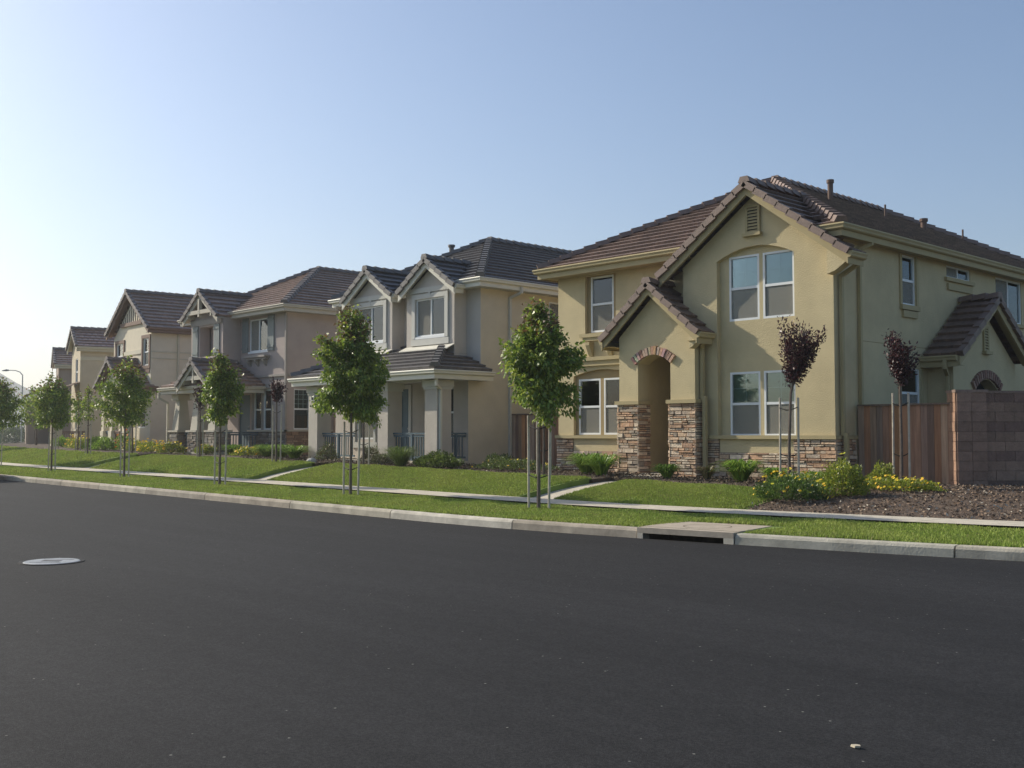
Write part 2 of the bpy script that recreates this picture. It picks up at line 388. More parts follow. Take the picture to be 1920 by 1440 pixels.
def window(parent, o, u, n, a0, a1, b0, b1, kind='hung', fill='blind', grid=(2, 2), fw=.05, screen=True, sill=None):
    """window in a frame (o,u,n): frame with sashes; pane, blind and screen are its pieces. o lies on the glass plane."""
    o = V(o); u = V(u); n = V(n); P = lambda a, b, d=0: o + u * a + Z * b + n * d
    f = MB()
    def bar(x0, x1, z0, z1, d0=-.02, d1=.035): f.obox(P(x0, z0, d0), u * (x1 - x0), Z * (z1 - z0), n * (d1 - d0))
    bar(a0, a0 + fw, b0, b1); bar(a1 - fw, a1, b0, b1); bar(a0 + fw, a1 - fw, b0, b0 + fw); bar(a0 + fw, a1 - fw, b1 - fw, b1)
    mid = (b0 + b1) / 2; mx = (a0 + a1) / 2; g = .008
    if kind == 'hung':
        bar(a0 + fw, a1 - fw, mid - .03, mid + .03, -.01, .03)
        zs = (mid + .03, b1 - fw)
        if grid:
            for k in range(1, grid[0]): x = a0 + fw + (a1 - a0 - 2 * fw) * k / grid[0]; bar(x - g, x + g, zs[0], zs[1], -.03, -.02)
            for k in range(1, grid[1]): z = zs[0] + (zs[1] - zs[0]) * k / grid[1]; bar(a0 + fw, a1 - fw, z - g, z + g, -.031, -.021)
    if kind == 'slider': bar(mx - .025, mx + .025, b0 + fw, b1 - fw, -.01, .03)
    w_ = f.build('window', 'white', parent)
    p = MB(); p.obox(P(a0 + fw * .5, b0 + fw * .5, -.008), u * (a1 - a0 - fw), Z * (b1 - b0 - fw), n * .006)
    p.build('pane', 'glass', w_)
    b = MB()
    if fill in ('blind', 'blind_dim'):
        z = b0 + .02; st = .05
        while z < b1 - .03:
            b.face([P(a0 + .03, z, -.075), P(a1 - .03, z, -.075), P(a1 - .03, z + st * .97, -.055), P(a0 + .03, z + st * .97, -.055)]); z += st
        b.obox(P(a0, b0, -.13), u * (a1 - a0), Z * (b1 - b0), n * .03)
        b.build('blind', fill, w_)
    elif fill == 'half':
        b.obox(P(mx, b0, -.06), u * (a1 - mx), Z * (b1 - b0), n * .02); b.build('curtain', 'curtain', w_)
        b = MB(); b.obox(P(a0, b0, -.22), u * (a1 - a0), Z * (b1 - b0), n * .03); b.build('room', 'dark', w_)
    else:
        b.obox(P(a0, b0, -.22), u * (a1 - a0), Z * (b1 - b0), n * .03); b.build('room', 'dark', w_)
    if screen and kind == 'hung':
        s = MB(); s.obox(P(a0 + fw, b0 + fw, .006), u * (a1 - a0 - 2 * fw), Z * (mid - .03 - b0 - fw), n * .002); s.build('screen', 'screen', w_)
    if screen and kind == 'slider':
        s = MB(); s.obox(P(a0 + fw, b0 + fw, .006), u * (mx - .025 - a0 - fw), Z * (b1 - b0 - 2 * fw), n * .002); s.build('screen', 'screen', w_)
    if sill:
        s = MB(); s.obox(P(a0 - sill[0], b0 - sill[1], -.02), u * (a1 - a0 + 2 * sill[0]), Z * (sill[1] * .96), n * (sill[2] + .02)); s.build('sill', sill[3], w_)
    return w_
EXPO = .33
def roof_plane(mb, pts, e, rnd=True):
    """tiled plane: pts coplanar, e = unit eave direction; courses are real steps"""
    pts = [V(p) for p in pts]; e = V(e).normalized()
    n = V((0, 0, 0))
    for k in range(1, len(pts) - 1): n += (pts[k] - pts[0]).cross(pts[k + 1] - pts[0])
    n.normalize()
    if n.z < 0: n = -n
    s = n.cross(e).normalized()
    if s.z < 0: s = -s
    o = min(pts, key=lambda p: (p).dot(s)); q = [((p - o).dot(e), (p - o).dot(s)) for p in pts]
    top = max(b for a, b in q); k = 0
    def clip(poly, lo, hi):
        for lim, sg in ((lo, 1), (hi, -1)):
            out = []
            for i in range(len(poly)):
                a, b = poly[i - 1], poly[i]; fa, fb = sg * (a[1] - lim), sg * (b[1] - lim)
                if (fa >= 0) != (fb >= 0):
                    t = fa / (fa - fb); out.append((a[0] + (b[0] - a[0]) * t, a[1] + (b[1] - a[1]) * t))
                if fb >= 0: out.append(b)
            poly = out
            if len(poly) < 3: return []
        return poly
    while k * EXPO < top - 1e-4:
        lo, hi = k * EXPO, min((k + 1) * EXPO, top); c = clip(q, lo, hi)
        if c:
            W = lambda a, b: o + e * a + s * b + n * (.08 - .065 * (b - lo) / EXPO)
            f = [W(a, b) for a, b in c]
            if (f[1] - f[0]).cross(f[-1] - f[0]).dot(n) < 0 and len(f) == 3: pass
            mb.face(f, [(a + (0 if k % 2 == 0 else 0), b) for a, b in c])
            el = [a for a, b in c if abs(b - lo) < 1e-4]
            if len(el) >= 2:
                a0, a1 = min(el), max(el)
                g = [W(a0, lo), W(a1, lo), o + e * a1 + s * lo - n * .01, o + e * a0 + s * lo - n * .01]
                mb.face(g, [(a0, lo + .02), (a1, lo + .02), (a1, lo + .01), (a0, lo + .01)])
        k += 1
def caps(mb, p0, p1, w=.15, h=.085, L=.36, up=None):
    p0 = V(p0); p1 = V(p1); d = p1 - p0; n = max(1, round(d.length / L)); dn = d.normalized()
    side = dn.cross(Z).normalized(); upv = side.cross(dn).normalized()
    for k in range(n):
        a = p0 + d * (k / n); b = p0 + d * ((k + 1.12) / n); j = random.uniform(-.004, .004)
        sec = lambda p, lift, sw: [p + side * x * sw + upv * (z + lift) for x, z in ((-w, -.05), (-w * .62, h), (w * .62, h), (w, -.05))]
        A, B = sec(a, .055 + j, 1.08), sec(b, .012, .94)
        for i in range(3): mb.face([A[i], A[i + 1], B[i + 1], B[i]])
        mb.face(A)
def rake_tiles(mb, p0, p1, out, w=.17, h=.14, L=.36):
    """L-shaped end tiles hung over a gable's edge: from eave p0 up to p1, `out` points away from the wall"""
    p0 = V(p0); p1 = V(p1); d = p1 - p0; n = max(1, round(d.length / L)); dn = d.normalized(); out = V(out)
    upv = dn.cross(out); upv = upv if upv.z > 0 else -upv
    for k in range(n):
        a = p0 + d * (k / n); ln = d.length / n * 1.08; tilt = .05
        ax = dn * ln - upv * tilt * .8
        o = a - out * w * .75 + upv * (.035 - h * .75)
        mb.obox(o + upv * tilt * .8, ax, out * w, upv * h)
GUT = [(-.02, 0), (.115, .0), (.125, -.03), (.10, -.07), (.095, -.11), (.06, -.135), (.012, -.14), (.012, -.27), (-.02, -.27)]
def sweep(mb, path, prof=GUT, closed=False):
    """horizontal path (counted so that outside lies to the right of travel), profile (out, up), mitred"""
    path = [V(p) for p in path]; ring = []
    for i, p in enumerate(path):
        d0 = (path[i] - path[i - 1]).normalized() if i > 0 else None; d1 = (path[i + 1] - path[i]).normalized() if i < len(path) - 1 else None
        d0 = d0 or d1; d1 = d1 or d0
        n0, n1 = V((d0.y, -d0.x, 0)), V((d1.y, -d1.x, 0)); m = (n0 + n1); m = m / max(.3, m.dot(n0)); 
        ring.append([p + m * a + Z * b for a, b in prof])
    n = len(prof)
    for i in range(len(ring) - 1):
        for k in range(n - 1): mb.face([ring[i][k], ring[i][k + 1], ring[i + 1][k + 1], ring[i + 1][k]])
    mb.face(ring[0]); mb.face(ring[-1][::-1])
PAL1 = [(.56, .40, .27), (.42, .27, .18), (.62, .49, .36), (.52, .35, .23), (.38, .31, .24), (.68, .56, .42), (.48, .38, .29), (.52, .33, .21)]
PAL3 = [(.26, .22, .18), (.20, .17, .145), (.32, .28, .23), (.24, .19, .15), (.28, .26, .24)]
def stones(mb, o, u, n, rects, pal=PAL1, thick=.05, hr=(.045, .12), lr=(.12, .42)):
    o = V(o); u = V(u); n = V(n)
    for a0, a1, b0, b1 in rects:
        z = b0
        while z < b1 - .015:
            h = random.uniform(*hr); h = min(h, b1 - z)
            if b1 - z - h < .03: h = b1 - z
            x = a0 - 0
            while x < a1 - .01:
                l_ = random.uniform(*lr)
                if a1 - x - l_ < .08: l_ = a1 - x
                two = h > .09 and random.random() < .35; c = random.choice(pal); v = random.uniform(.8, 1.22)
                parts = [(z, h)] if not two else [(z, h * .5), (z + h * .5, h * .5)]
                for zz, hh in parts:
                    c = random.choice(pal); v = random.uniform(.78, 1.25); t = thick * random.uniform(.45, 1.25)
                    mb.cc = tuple(q * v for q in c); g = .006
                    oo = o + u * (x + g) + Z * (zz + g)
                    ax = u * (l_ - 2 * g); az = Z * (hh - 2 * g) ; k = .008
                    p = [oo, oo + ax, oo + ax + az, oo + az]
                    q = [oo + n * t + u * k + Z * k * random.uniform(0, 1), oo + ax + n * t * random.uniform(.85, 1.1) - u * k + Z * k * random.uniform(0, 1),
                         oo + ax + az + n * t * random.uniform(.85, 1) - u * k - Z * k, oo + az + n * t - Z * k * random.uniform(0, 1) + u * k]
                    s = 1 if ax.cross(az).dot(n) > 0 else -1
                    mb.face(q if s > 0 else q[::-1])
                    for i in range(4): mb.face([p[i], p[(i + 1) % 4], q[(i + 1) % 4], q[i]])
                x += l_
            z += h
def downspout(parent, pts, m, r=.04):
    d = MB(); pts = [V(p) for p in pts]
    for a, b in zip(pts, pts[1:]):
        ax = b - a; dn = ax.normalized(); s1 = dn.cross(V((.2, 1, .1))).normalized() if abs(dn.z) > .9 else dn.cross(Z).normalized()
        if abs(dn.z) > .9: s1 = V((1, 0, 0))
        s2 = dn.cross(s1).normalized()
        d.obox(a - s1 * r - s2 * r - dn * .02, ax + dn * .04, s1 * 2 * r, s2 * 2 * r)
    return d.build('downspout', m, parent)
def louvre(parent, o, u, n, a0, a1, b0, b1, m, slats=8):
    v = MB(); o = V(o); u = V(u); n = V(n); P = lambda a, b, d=0: o + u * a + Z * b + n * d; f = .06
    v.obox(P(a0, b0, -.02), u * f, Z * (b1 - b0), n * .07); v.obox(P(a1 - f, b0, -.02), u * f, Z * (b1 - b0), n * .07)
    v.obox(P(a0 + f, b1 - f, -.02), u * (a1 - a0 - 2 * f), Z * f, n * .07)
    v.obox(P(a0 - .05, b0 - .08, -.02), u * (a1 - a0 + .1), Z * .075, n * .14)
    for k in range(slats):
        z = b0 + (b1 - b0 - f) * (k + .1) / slats; v.obox(P(a0 + f, z, .055), u * (a1 - a0 - 2 * f), Z * .04 - n * .045, Z * .02)
    vo = v.build('gable_vent', m, parent)
    b = MB(); b.obox(P(a0 + f, b0, .002), u * (a1 - a0 - 2 * f), Z * (b1 - b0 - f), n * .004); b.build('backing', 'dark', vo)
    return vo
def soffit(mb, pts, z):
    mb.face([(x, y, z) for x, y in pts])
UX = V((1, 0, 0)); UY = V((0, 1, 0))
def P3(o, u, n, a, b, d=0): return V(o) + V(u) * a + Z * b + V(n) * d
def gable_roof(parent, apex, u, n, half, slope, back, mt, mc, mtrim, over=.3, wallplane=None, board=.22, backs=None, caps_on=True, tiles=True):
    """gable facing n: apex point at the rake face; `back` how far the ridge runs in; backs = (left, right) eave runs"""
    apex = V(apex); u = V(u); n = V(n); bl, br = backs or (back, back); sg = math.hypot(1, slope)
    r = MB()
    for s, bb in ((-1, bl), (1, br)):
        e = apex + u * half * s - Z * slope * half
        if abs(bb - back) < .01: pts = [e, e - n * back, apex - n * back, apex]
        else:
            t = .35; k = apex + u * half * s * (1 - t) - Z * slope * half * (1 - t)
            pts = [e, e - n * bb, k - n * bb, apex - n * back, apex]
        roof_plane(r, pts, n)
    ro = r.build('roof', mt, parent)
    t = MB()
    for s in (-1, 1):
        e = apex + u * half * s - Z * slope * half
        if tiles: rake_tiles(t, e, apex, n, w=.16, h=.15)
    if tiles: t.build('rake_tile', mc, ro)
    c = MB()
    if caps_on: caps(c, apex + n * .03 + Z * .04, apex - n * back + Z * .04); c.build('ridge_cap', mc, ro)
    b = MB()
    for s in (-1, 1):                                             # barge boards and boarded soffit under the overhang
        e = apex + u * half * s - Z * slope * half; d = (apex - e)
        dn = Z * -1
        b.obox(e - n * .05 - Z * (.03 + board), d, -n * .045, Z * board)
        b.obox(e - n * .09 - Z * .07, d, -n * (over - .07), Z * .03)
    b.build('barge_board', mtrim, ro)
    return ro
def hip_roof(parent, x0, x1, y0, y1, z, pitch, mt, mc, gap=None):
    h = (x1 - x0) / 2; cx = (x0 + x1) / 2; zt = z + h * pitch
    A, B, C_, D = V((x0, y0, z)), V((x1, y0, z)), V((x1, y1, z)), V((x0, y1, z)); R0 = V((cx, y0 + h, zt)); R1 = V((cx, y1 - h, zt))
    r = MB()
    if gap:                                                       # the eave stops where a gable block stands in front
        dy = 2 * EXPO / math.hypot(1, pitch); zz = z + dy * pitch
        roof_plane(r, [A, (gap[0], y0, z), (gap[0], y0 + dy, zz), (x0 + dy, y0 + dy, zz)], UX); roof_plane(r, [(gap[1], y0, z), B, (x1 - dy, y0 + dy, zz), (gap[1], y0 + dy, zz)], UX)
        roof_plane(r, [(x0 + dy, y0 + dy, zz), (x1 - dy, y0 + dy, zz), R0], UX)
    else: roof_plane(r, [A, B, R0], UX)
    roof_plane(r, [B, C_, R1, R0], UY); roof_plane(r, [D, A, R0, R1], UY); roof_plane(r, [C_, D, R1], UX)
    ro = r.build('roof', mt, parent); c = MB(); up = Z * .04
    for a, b in ((B, R0), (A, R0), (C_, R1), (D, R1), (R0, R1)): caps(c, a + up, b + up)
    c.build('ridge_cap', mc, ro)
    return ro
def box_body(mb, x0, x1, y0, y1, z0, z1, sides='lrb'):
    if 'l' in sides: mb.face([(x0, y1, z0), (x0, y0, z0), (x0, y0, z1), (x0, y1, z1)])
    if 'r' in sides: mb.face([(x1, y0, z0), (x1, y1, z0), (x1, y1, z1), (x1, y0, z1)])
    if 'b' in sides: mb.face([(x1, y1, z0), (x0, y1, z0), (x0, y1, z1), (x1, y1, z1)])

# ================================================================ near house: yellow stucco, stone base, arched porch
H = empty('house', (-16.6, 21.3, .56)); tag(H, 'yellow stucco house with a stone base and a steep arched entry, nearest on the right', 'house', 'houses along the street')
mb = MB()
wall(mb, (0, 21.65, 0), UX, [(-21, .2), (-17.62, .2), (-17.62, 3.6), (-16.38, 3.6), (-16.38, .2), (-16.2, .2), (-16.2, 6.0), (-21, 6.0)],
     [rect(-19.98, -18.87, 4.35, 5.93), arch(-20.42, -18.3, 1.52, 3.36, .16)], .09)
zs = 5.72
wall(mb, (0, 21.3, 0), UX, [(-16.36, .2), (-12.25, .2), (-12.25, zs), (-14.3, 7.2), (-16.36, zs)], [arch(-15.35, -13.23, 1.5, 6.02, .27)], .13)
wall(mb, (-12.25, 0, 0), UY, [(21.3, .2), (36, .2), (36, 6.0), (21.65, 6.0), (21.65, zs), (21.3, zs)],
     [rect(24.42, 25.15, 4.72, 5.93), rect(26.85, 28.25, 5.62, 5.93), rect(29.85, 31.6, 4.72, 5.93), rect(24.3, 25.3, 2.0, 3.2)], .1, RIGHT)
box_body(mb, -21, -12.25, 21.65, 36, .2, 6.0, 'lb')
# porch front with its arch, returns and the entry passage
ar = [(-16.5, 3.38)] + [(-16.5 - 1.03 * k / 10, 3.38 + .2 * (1 - (2 * k / 10 - 1) ** 2)) for k in range(1, 10)] + [(-17.53, 3.38)]
wall(mb, (0, 20.95, 0), UX, [(-18.15, .2), (-17.53, .2)] + ar[::-1] + [(-16.5, .2), (-15.76, .2), (-15.76, 4.05), (-16.98, 5.1), (-18.15, 4.07)])
op = [(-17.53, .2)] + ar[::-1] + [(-16.5, .2)]
for a, b in zip(op, op[1:]): mb.face([(a[0], 20.95, a[1]), (b[0], 20.95, b[1]), (b[0], 21.4, b[1]), (a[0], 21.4, a[1])])
mb.face([(-15.76, 20.95, .2), (-15.76, 21.31, .2), (-15.76, 21.31, 4.05), (-15.76, 20.95, 4.05)])
mb.face([(-18.15, 20.95, .2), (-18.15, 21.66, .2), (-18.15, 21.66, 4.07), (-18.15, 20.95, 4.07)])
for x in (-17.62, -16.38): mb.face([(x, 21.4, .2), (x, 23.4, .2), (x, 23.4, 3.62), (x, 21.4, 3.62)])
mb.face([(-17.62, 21.4, 3.62), (-16.38, 21.4, 3.62), (-16.38, 23.4, 3.62), (-17.62, 23.4, 3.62)])
mb.face([(-17.62, 23.4, .2), (-16.38, 23.4, .2), (-16.38, 23.4, 3.62), (-17.62, 23.4, 3.62)])
mb.face([(-17.62, 21.4, .2), (-17.53, 21.4, .2), (-17.53, 21.4, 3.6), (-17.62, 21.4, 3.6)]); mb.face([(-16.5, 21.4, .2), (-16.38, 21.4, .2), (-16.38, 21.4, 3.6), (-16.5, 21.4, 3.6)])
mb.build('wall', 'stucco1', H)
mb = MB()                                                          # back plates of the niches
wall(mb, (0, 21.43, 0), UX, rect(-15.36, -13.22, 1.49, 6.03), [rect(-15.08, -14.24, 1.57, 3.08), rect(-14.14, -13.3, 1.57, 3.08), rect(-15.08, -14.24, 4.3, 5.84), rect(-14.14, -13.3, 4.3, 5.84)], .06)
mb.build('niche', 'stucco1', H)
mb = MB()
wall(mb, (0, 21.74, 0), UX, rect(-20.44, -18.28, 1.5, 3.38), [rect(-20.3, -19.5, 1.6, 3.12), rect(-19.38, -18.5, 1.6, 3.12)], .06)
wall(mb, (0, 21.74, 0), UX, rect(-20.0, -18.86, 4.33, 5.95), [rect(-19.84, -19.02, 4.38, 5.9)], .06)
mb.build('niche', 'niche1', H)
for a0, a1, b0, b1, fl in [(-15.08, -14.24, 1.57, 3.08, 'blind_dim'), (-14.14, -13.3, 1.57, 3.08, 'blind_dim'), (-15.08, -14.24, 4.3, 5.84, 'blind'), (-14.14, -13.3, 4.3, 5.84, 'blind')]:
    window(H, (0, 21.465, 0), UX, FRONT, a0, a1, b0, b1, 'hung', fl)
for a0, a1, b0, b1, fl in [(-20.3, -19.5, 1.6, 3.12, 'blind_dim'), (-19.38, -18.5, 1.6, 3.12, 'blind_dim'), (-19.84, -19.02, 4.38, 5.9, 'blind')]:
    window(H, (0, 21.775, 0), UX, FRONT, a0, a1, b0, b1, 'hung', fl)
SX = (-12.31, 0, 0)
window(H, SX, UY, RIGHT, 24.42, 25.15, 4.72, 5.93, 'hung', 'blind', sill=(.09, .12, .14, 'trim1'))
window(H, SX, UY, RIGHT, 26.85, 28.25, 5.62, 5.93, 'slider', 'half', fw=.04, sill=(.12, .1, .14, 'trim1'))
window(H, SX, UY, RIGHT, 29.85, 31.6, 4.72, 5.93, 'slider', 'half', sill=(.12, .1, .14, 'trim1'))
window(H, SX, UY, RIGHT, 24.3, 25.3, 2.0, 3.2, 'hung', 'blind_dim', sill=(.09, .08, .1, 'trim1'))
def piece(name, m, *boxes):
    mb = MB()
    for a, b in boxes: mb.box(a, b)
    return mb.build(name, m, H)
piece('sill_ledge', 'trim1', ((-15.8, 21.21, 1.5), (-12.19, 21.5, 1.585)), ((-12.3, 21.5, 1.5), (-12.19, 22.2, 1.585))); piece('sill_ledge', 'trim1', ((-21.06, 21.56, 1.5), (-18.15, 21.85, 1.585)))
for x0, x1 in ((-18.24, -17.45), (-16.58, -15.68)): piece('stone_cap', 'trim1', ((x0, 20.86, 2.36), (x1, 21.42 if x0 < -17 else 21.34, 2.45)))
piece('window_sill', 'trim1', ((-20.08, 21.52, 4.24), (-18.77, 21.8, 4.34)), ((-20.0, 21.56, 4.14), (-18.85, 21.7, 4.238)))
piece('belt_course', 'trim1', ((-20.55, 21.52, 3.60), (-18.15, 21.7, 3.70)), ((-20.5, 21.57, 3.46), (-18.15, 21.7, 3.598)))
for x in (-19.8, -19.1, -18.45): mb = MB(); mb.prism([(x, 21.66, 3.72), (x, 21.66, 4.1), (x, 21.46, 4.1), (x, 21.46, 4.02), (x, 21.6, 3.72)], (.14, 0, 0)); mb.build('bracket', 'trim1', H)
for a0, a1, b0 in ((24.4, 25.17, 4.42), (26.83, 28.27, 5.3)): piece('window_apron', 'trim1', ((-12.26, a0 + .02, b0), (-12.19, a1 - .02, b0 + .16)))
for a0, a1, b0, b1 in ((24.42, 25.15, 4.72, 5.93), (24.3, 25.3, 2.0, 3.2)):
    for q0, q1 in ((a0 - .1, a0 - .002), (a1 + .002, a1 + .1)): piece('window_trim', 'trim1', ((-12.252, q0, b0), (-12.215, q1, b1)))

mb = MB()
mb.box((-21, 21.655, .2), (-17.6, 21.70, 1.5)); bk = mb
st = MB(); PF = 20.95
stones(st, (0, 21.65, 0), UX, FRONT, [(-21.05, -20.42, .38, 1.5), (-20.42, -18.13, .38, 1.16)])
stones(st, (0, 21.3, 0), UX, FRONT, [(-15.78, -15.3, .38, 1.5), (-15.3, -13.28, .38, 1.18), (-13.28, -12.2, .38, 1.5)])
stones(st, (0, PF, 0), UX, FRONT, [(-18.2, -17.49, .38, 2.36), (-16.54, -15.71, .38, 2.36)])
stones(st, (-17.53, 0, 0), UY, RIGHT, [(20.9, 21.4, .38, 2.36)]); stones(st, (-15.76, 0, 0), UY, RIGHT, [(20.9, 21.3, .38, 2.36)])
stones(st, (-12.25, 0, 0), UY, RIGHT, [(21.25, 22.15, .38, 1.5)]); stones(st, (-18.15, 0, 0), UY, -RIGHT, [(20.9, 21.65, .38, 2.36)])
stones(st, (-16.5, 0, 0), UY, -RIGHT, [(20.9, 21.4, .38, 2.36)])
sv = st.build('stone_veneer', 'stone1', H)
mb = MB()                                                          # mortar bed just proud of the stucco
mb.box((-21.01, 21.64, .2), (-20.42, 21.66, 1.5)); mb.box((-20.42, 21.64, .2), (-18.14, 21.66, 1.16))
mb.box((-15.77, 21.29, .2), (-15.3, 21.31, 1.5)); mb.box((-15.3, 21.29, .2), (-13.28, 21.31, 1.18)); mb.box((-13.28, 21.29, .2), (-12.24, 21.31, 1.5))
mb.box((-18.16, 20.94, .2), (-17.52, 20.96, 2.36)); mb.box((-16.51, 20.94, .2), (-15.75, 20.96, 2.36))
mb.box((-17.54, 20.96, .2), (-17.52, 21.4, 2.36)); mb.box((-15.77, 20.96, .2), (-15.75, 21.3, 2.36)); mb.box((-12.26, 21.31, .2), (-12.24, 22.13, 1.5))
mb.build('mortar_bed', 'mortar', sv)
mb = MB(); R_ = .78; cz = 3.58 - R_
for k in range(15):                                                # upright bricks over the porch arch
    t = math.radians(-42 + 84 * k / 14); c = random.choice([(.42, .26, .18), (.36, .21, .15), (.48, .32, .22), (.46, .36, .27), (.34, .22, .165)]); mb.cc = tuple(q * random.uniform(.85, 1.15) for q in c)
    rd = V((math.sin(t), 0, math.cos(t))); tg = V((math.cos(t), 0, -math.sin(t))); o = V((-17.015, 20.96, cz)) + rd * (R_ + .005) - tg * .038
    mb.obox(o, tg * .072, FRONT * random.uniform(.07, .10), rd * (.20 + random.uniform(-.02, .02)))
mb.build('brick_arch', 'stone1', H)
mb = MB(); mb.box((-17.45, 20.1, .3), (-16.45, 20.93, .60)); mb.build('step', 'concrete', H); mb = MB(); mb.box((-17.15, 19.5, .25), (-16.15, 20.098, .49)); mb.build('step', 'concrete', H); mb = MB(); mb.box((-17.62, 20.96, .3), (-16.38, 23.4, .64)); mb.build('floor', 'concrete', H)
dr = MB(); dr.box((-17.5, 23.33, .64), (-16.55, 23.39, 2.9)); dr = dr.build('door', 'trim1', H)
kn = MB(); kn.lathe((-16.66, 23.30, 1.6), [(0, -.03), (.03, -.02), (.03, .02), (0, .03)], 8); kn.build('handle', 'metal', dr)
hip_roof(H, -21.3, -11.95, 21.15, 36.5, 6.18, .53, 'tile1', 'cap1', (-16.1, -12.6))
gable_roof(H, (-14.3, 20.95, 7.42), UX, FRONT, 2.6, .735, 2.6, 'tile1', 'cap1', 'trim1', .35, backs=(.72, .72))
gable_roof(H, (-17.0, 20.65, 5.32), UX, FRONT, 1.53, .86, 1.0, 'tile1', 'cap1', 'trim1', .3)
mb = MB()
sweep(mb, [(-21.3, 36.5, 6.2), (-21.3, 21.15, 6.2), (-16.05, 21.15, 6.2)]); sweep(mb, [(-12.65, 21.15, 6.2), (-11.95, 21.15, 6.2), (-11.95, 36.5, 6.2)])
sweep(mb, [(-11.72, 20.97, 5.54), (-11.72, 21.64, 5.54)]); sweep(mb, [(-15.5, 20.67, 4.04), (-15.5, 21.3, 4.04)]); sweep(mb, [(-18.5, 21.65, 4.04), (-18.5, 20.67, 4.04)])
mb.build('gutter', 'trim1', H)
mb = MB()
mb.face([(-21.31, 21.14, 5.96), (-16.1, 21.14, 5.96), (-16.1, 21.66, 5.96), (-21.31, 21.66, 5.96)]); mb.face([(-12.7, 21.14, 5.965), (-11.94, 21.14, 5.965), (-11.94, 36.5, 5.965), (-12.26, 36.5, 5.965), (-12.26, 21.66, 5.965), (-12.7, 21.66, 5.965)])
mb.face([(-21.31, 21.6, 5.962), (-20.99, 21.6, 5.962), (-20.99, 36.5, 5.962), (-21.31, 36.5, 5.962)])
mb.face([(-12.24, 21.31, 5.38), (-11.7, 21.31, 5.38), (-11.7, 21.64, 5.38), (-12.24, 21.64, 5.38)]); mb.face([(-15.77, 20.67, 3.84), (-15.49, 20.67, 3.84), (-15.49, 21.31, 3.84), (-15.77, 21.31, 3.84)])
mb.face([(-18.5, 20.67, 3.84), (-18.14, 20.67, 3.84), (-18.14, 21.66, 3.84), (-18.5, 21.66, 3.84)])
mb.build('soffit', 'trim1', H)
louvre(H, (0, 21.3, 0), UX, FRONT, -14.5, -14.1, 6.32, 6.98, 'trim1')
mb = MB(); mb.prism([(-12.25, 21.03, 5.1), (-12.05, 21.03, 5.16), (-11.74, 21.03, 5.36), (-11.74, 21.03, 5.44), (-12.25, 21.03, 5.82)], (0, .268, 0)); mb.build('cornice_return', 'stucco1', H)
mb = MB(); mb.prism([(-15.76, 20.72, 3.66), (-15.66, 20.72, 3.7), (-15.5, 20.72, 3.85), (-15.5, 20.72, 3.92), (-15.76, 20.72, 4.14)], (0, .22, 0)); mb.build('cornice_return', 'stucco1', H)
downspout(H, [(-15.55, 21.0, 3.9), (-15.55, 21.0, 3.78), (-15.68, 21.14, 3.7), (-15.68, 21.14, 2.4)], 'trim1')
downspout(H, [(-15.6, 21.12, 2.5), (-15.6, 21.12, .5)], 'trim1', .045)
downspout(H, [(-11.78, 21.45, 5.4), (-11.78, 21.45, 5.28), (-12.17, 21.5, 5.1), (-12.17, 21.5, 1.6)], 'trim1')
downspout(H, [(-12.1, 21.5, 1.62), (-12.1, 21.5, .5)], 'trim1', .045)
downspout(H, [(-11.98, 22.5, 6.05), (-11.98, 22.5, 5.9), (-12.2, 22.35, 5.78), (-12.2, 22.35, 1.6)], 'trim1')
mb = MB()
for (x, y, h, r) in ((-15.35, 26.6, .55, .075), (-14.9, 31.2, .28, .09)):
    mb = MB(); z = 6.18 + .53 * (-11.95 - x); mb.tube([(x, y, z), (x, y, z + h)], r, 12); mb.tube([(x, y, z + h), (x, y, z + h + .09)], r * 1.35, 12); mb.build('vent_pipe', 'pipe1', H)
for (x, y) in ((-15.2, 29.4), (-14.6, 33.2)): mb = MB(); z = 6.18 + .53 * (-11.95 - x); mb.tube([(x, y, z), (x, y, z + .42)], .03, 8); mb.build('vent_pipe', 'pipe1', H)
piece('control_joint', 'niche1', ((-12.255, 22.45, 3.72), (-12.246, 26.0, 3.735)))
# side entry with its own gable, facing the side yard
mb = MB()
wall(mb, (-11.6, 0, 0), UY, [(25.7, .2), (29.4, .2), (29.4, 3.42), (27.55, 4.7), (25.7, 3.42)], [arch(26.85, 28.25, .5, 3.0, .26)], .3, RIGHT)
for y in (25.7, 29.4): mb.face([(-12.26, y, .2), (-11.6, y, .2), (-11.6, y, 3.42), (-12.26, y, 3.42)])
mb.build('side_porch', 'stucco1', H)
mb = MB(); mb.box((-11.93, 26.7, .4), (-11.9, 28.4, 3.1)); mb.build('side_door', 'dark', H)
gable_roof(H, (-11.22, 27.55, 5.02), UY, RIGHT, 2.2, .69, .95, 'tile1', 'cap1', 'trim1', .3)
mb = MB(); sweep(mb, [(-12.25, 25.34, 3.5), (-11.32, 25.34, 3.5)]); mb.face([(-12.25, 25.33, 3.27), (-11.32, 25.33, 3.27), (-11.32, 25.71, 3.27), (-12.25, 25.71, 3.27)]); mb.build('gutter', 'trim1', H)
downspout(H, [(-11.6, 25.25, 3.4), (-11.6, 25.25, 3.2), (-11.72, 25.64, 3.05), (-11.72, 25.64, .5)], 'trim1')
louvre(H, (-11.6, 0, 0), UY, RIGHT, 27.4, 27.7, 3.72, 4.35, 'trim1')
mb = MB(); R_ = 1.1; cz = 3.0 - R_ + .02
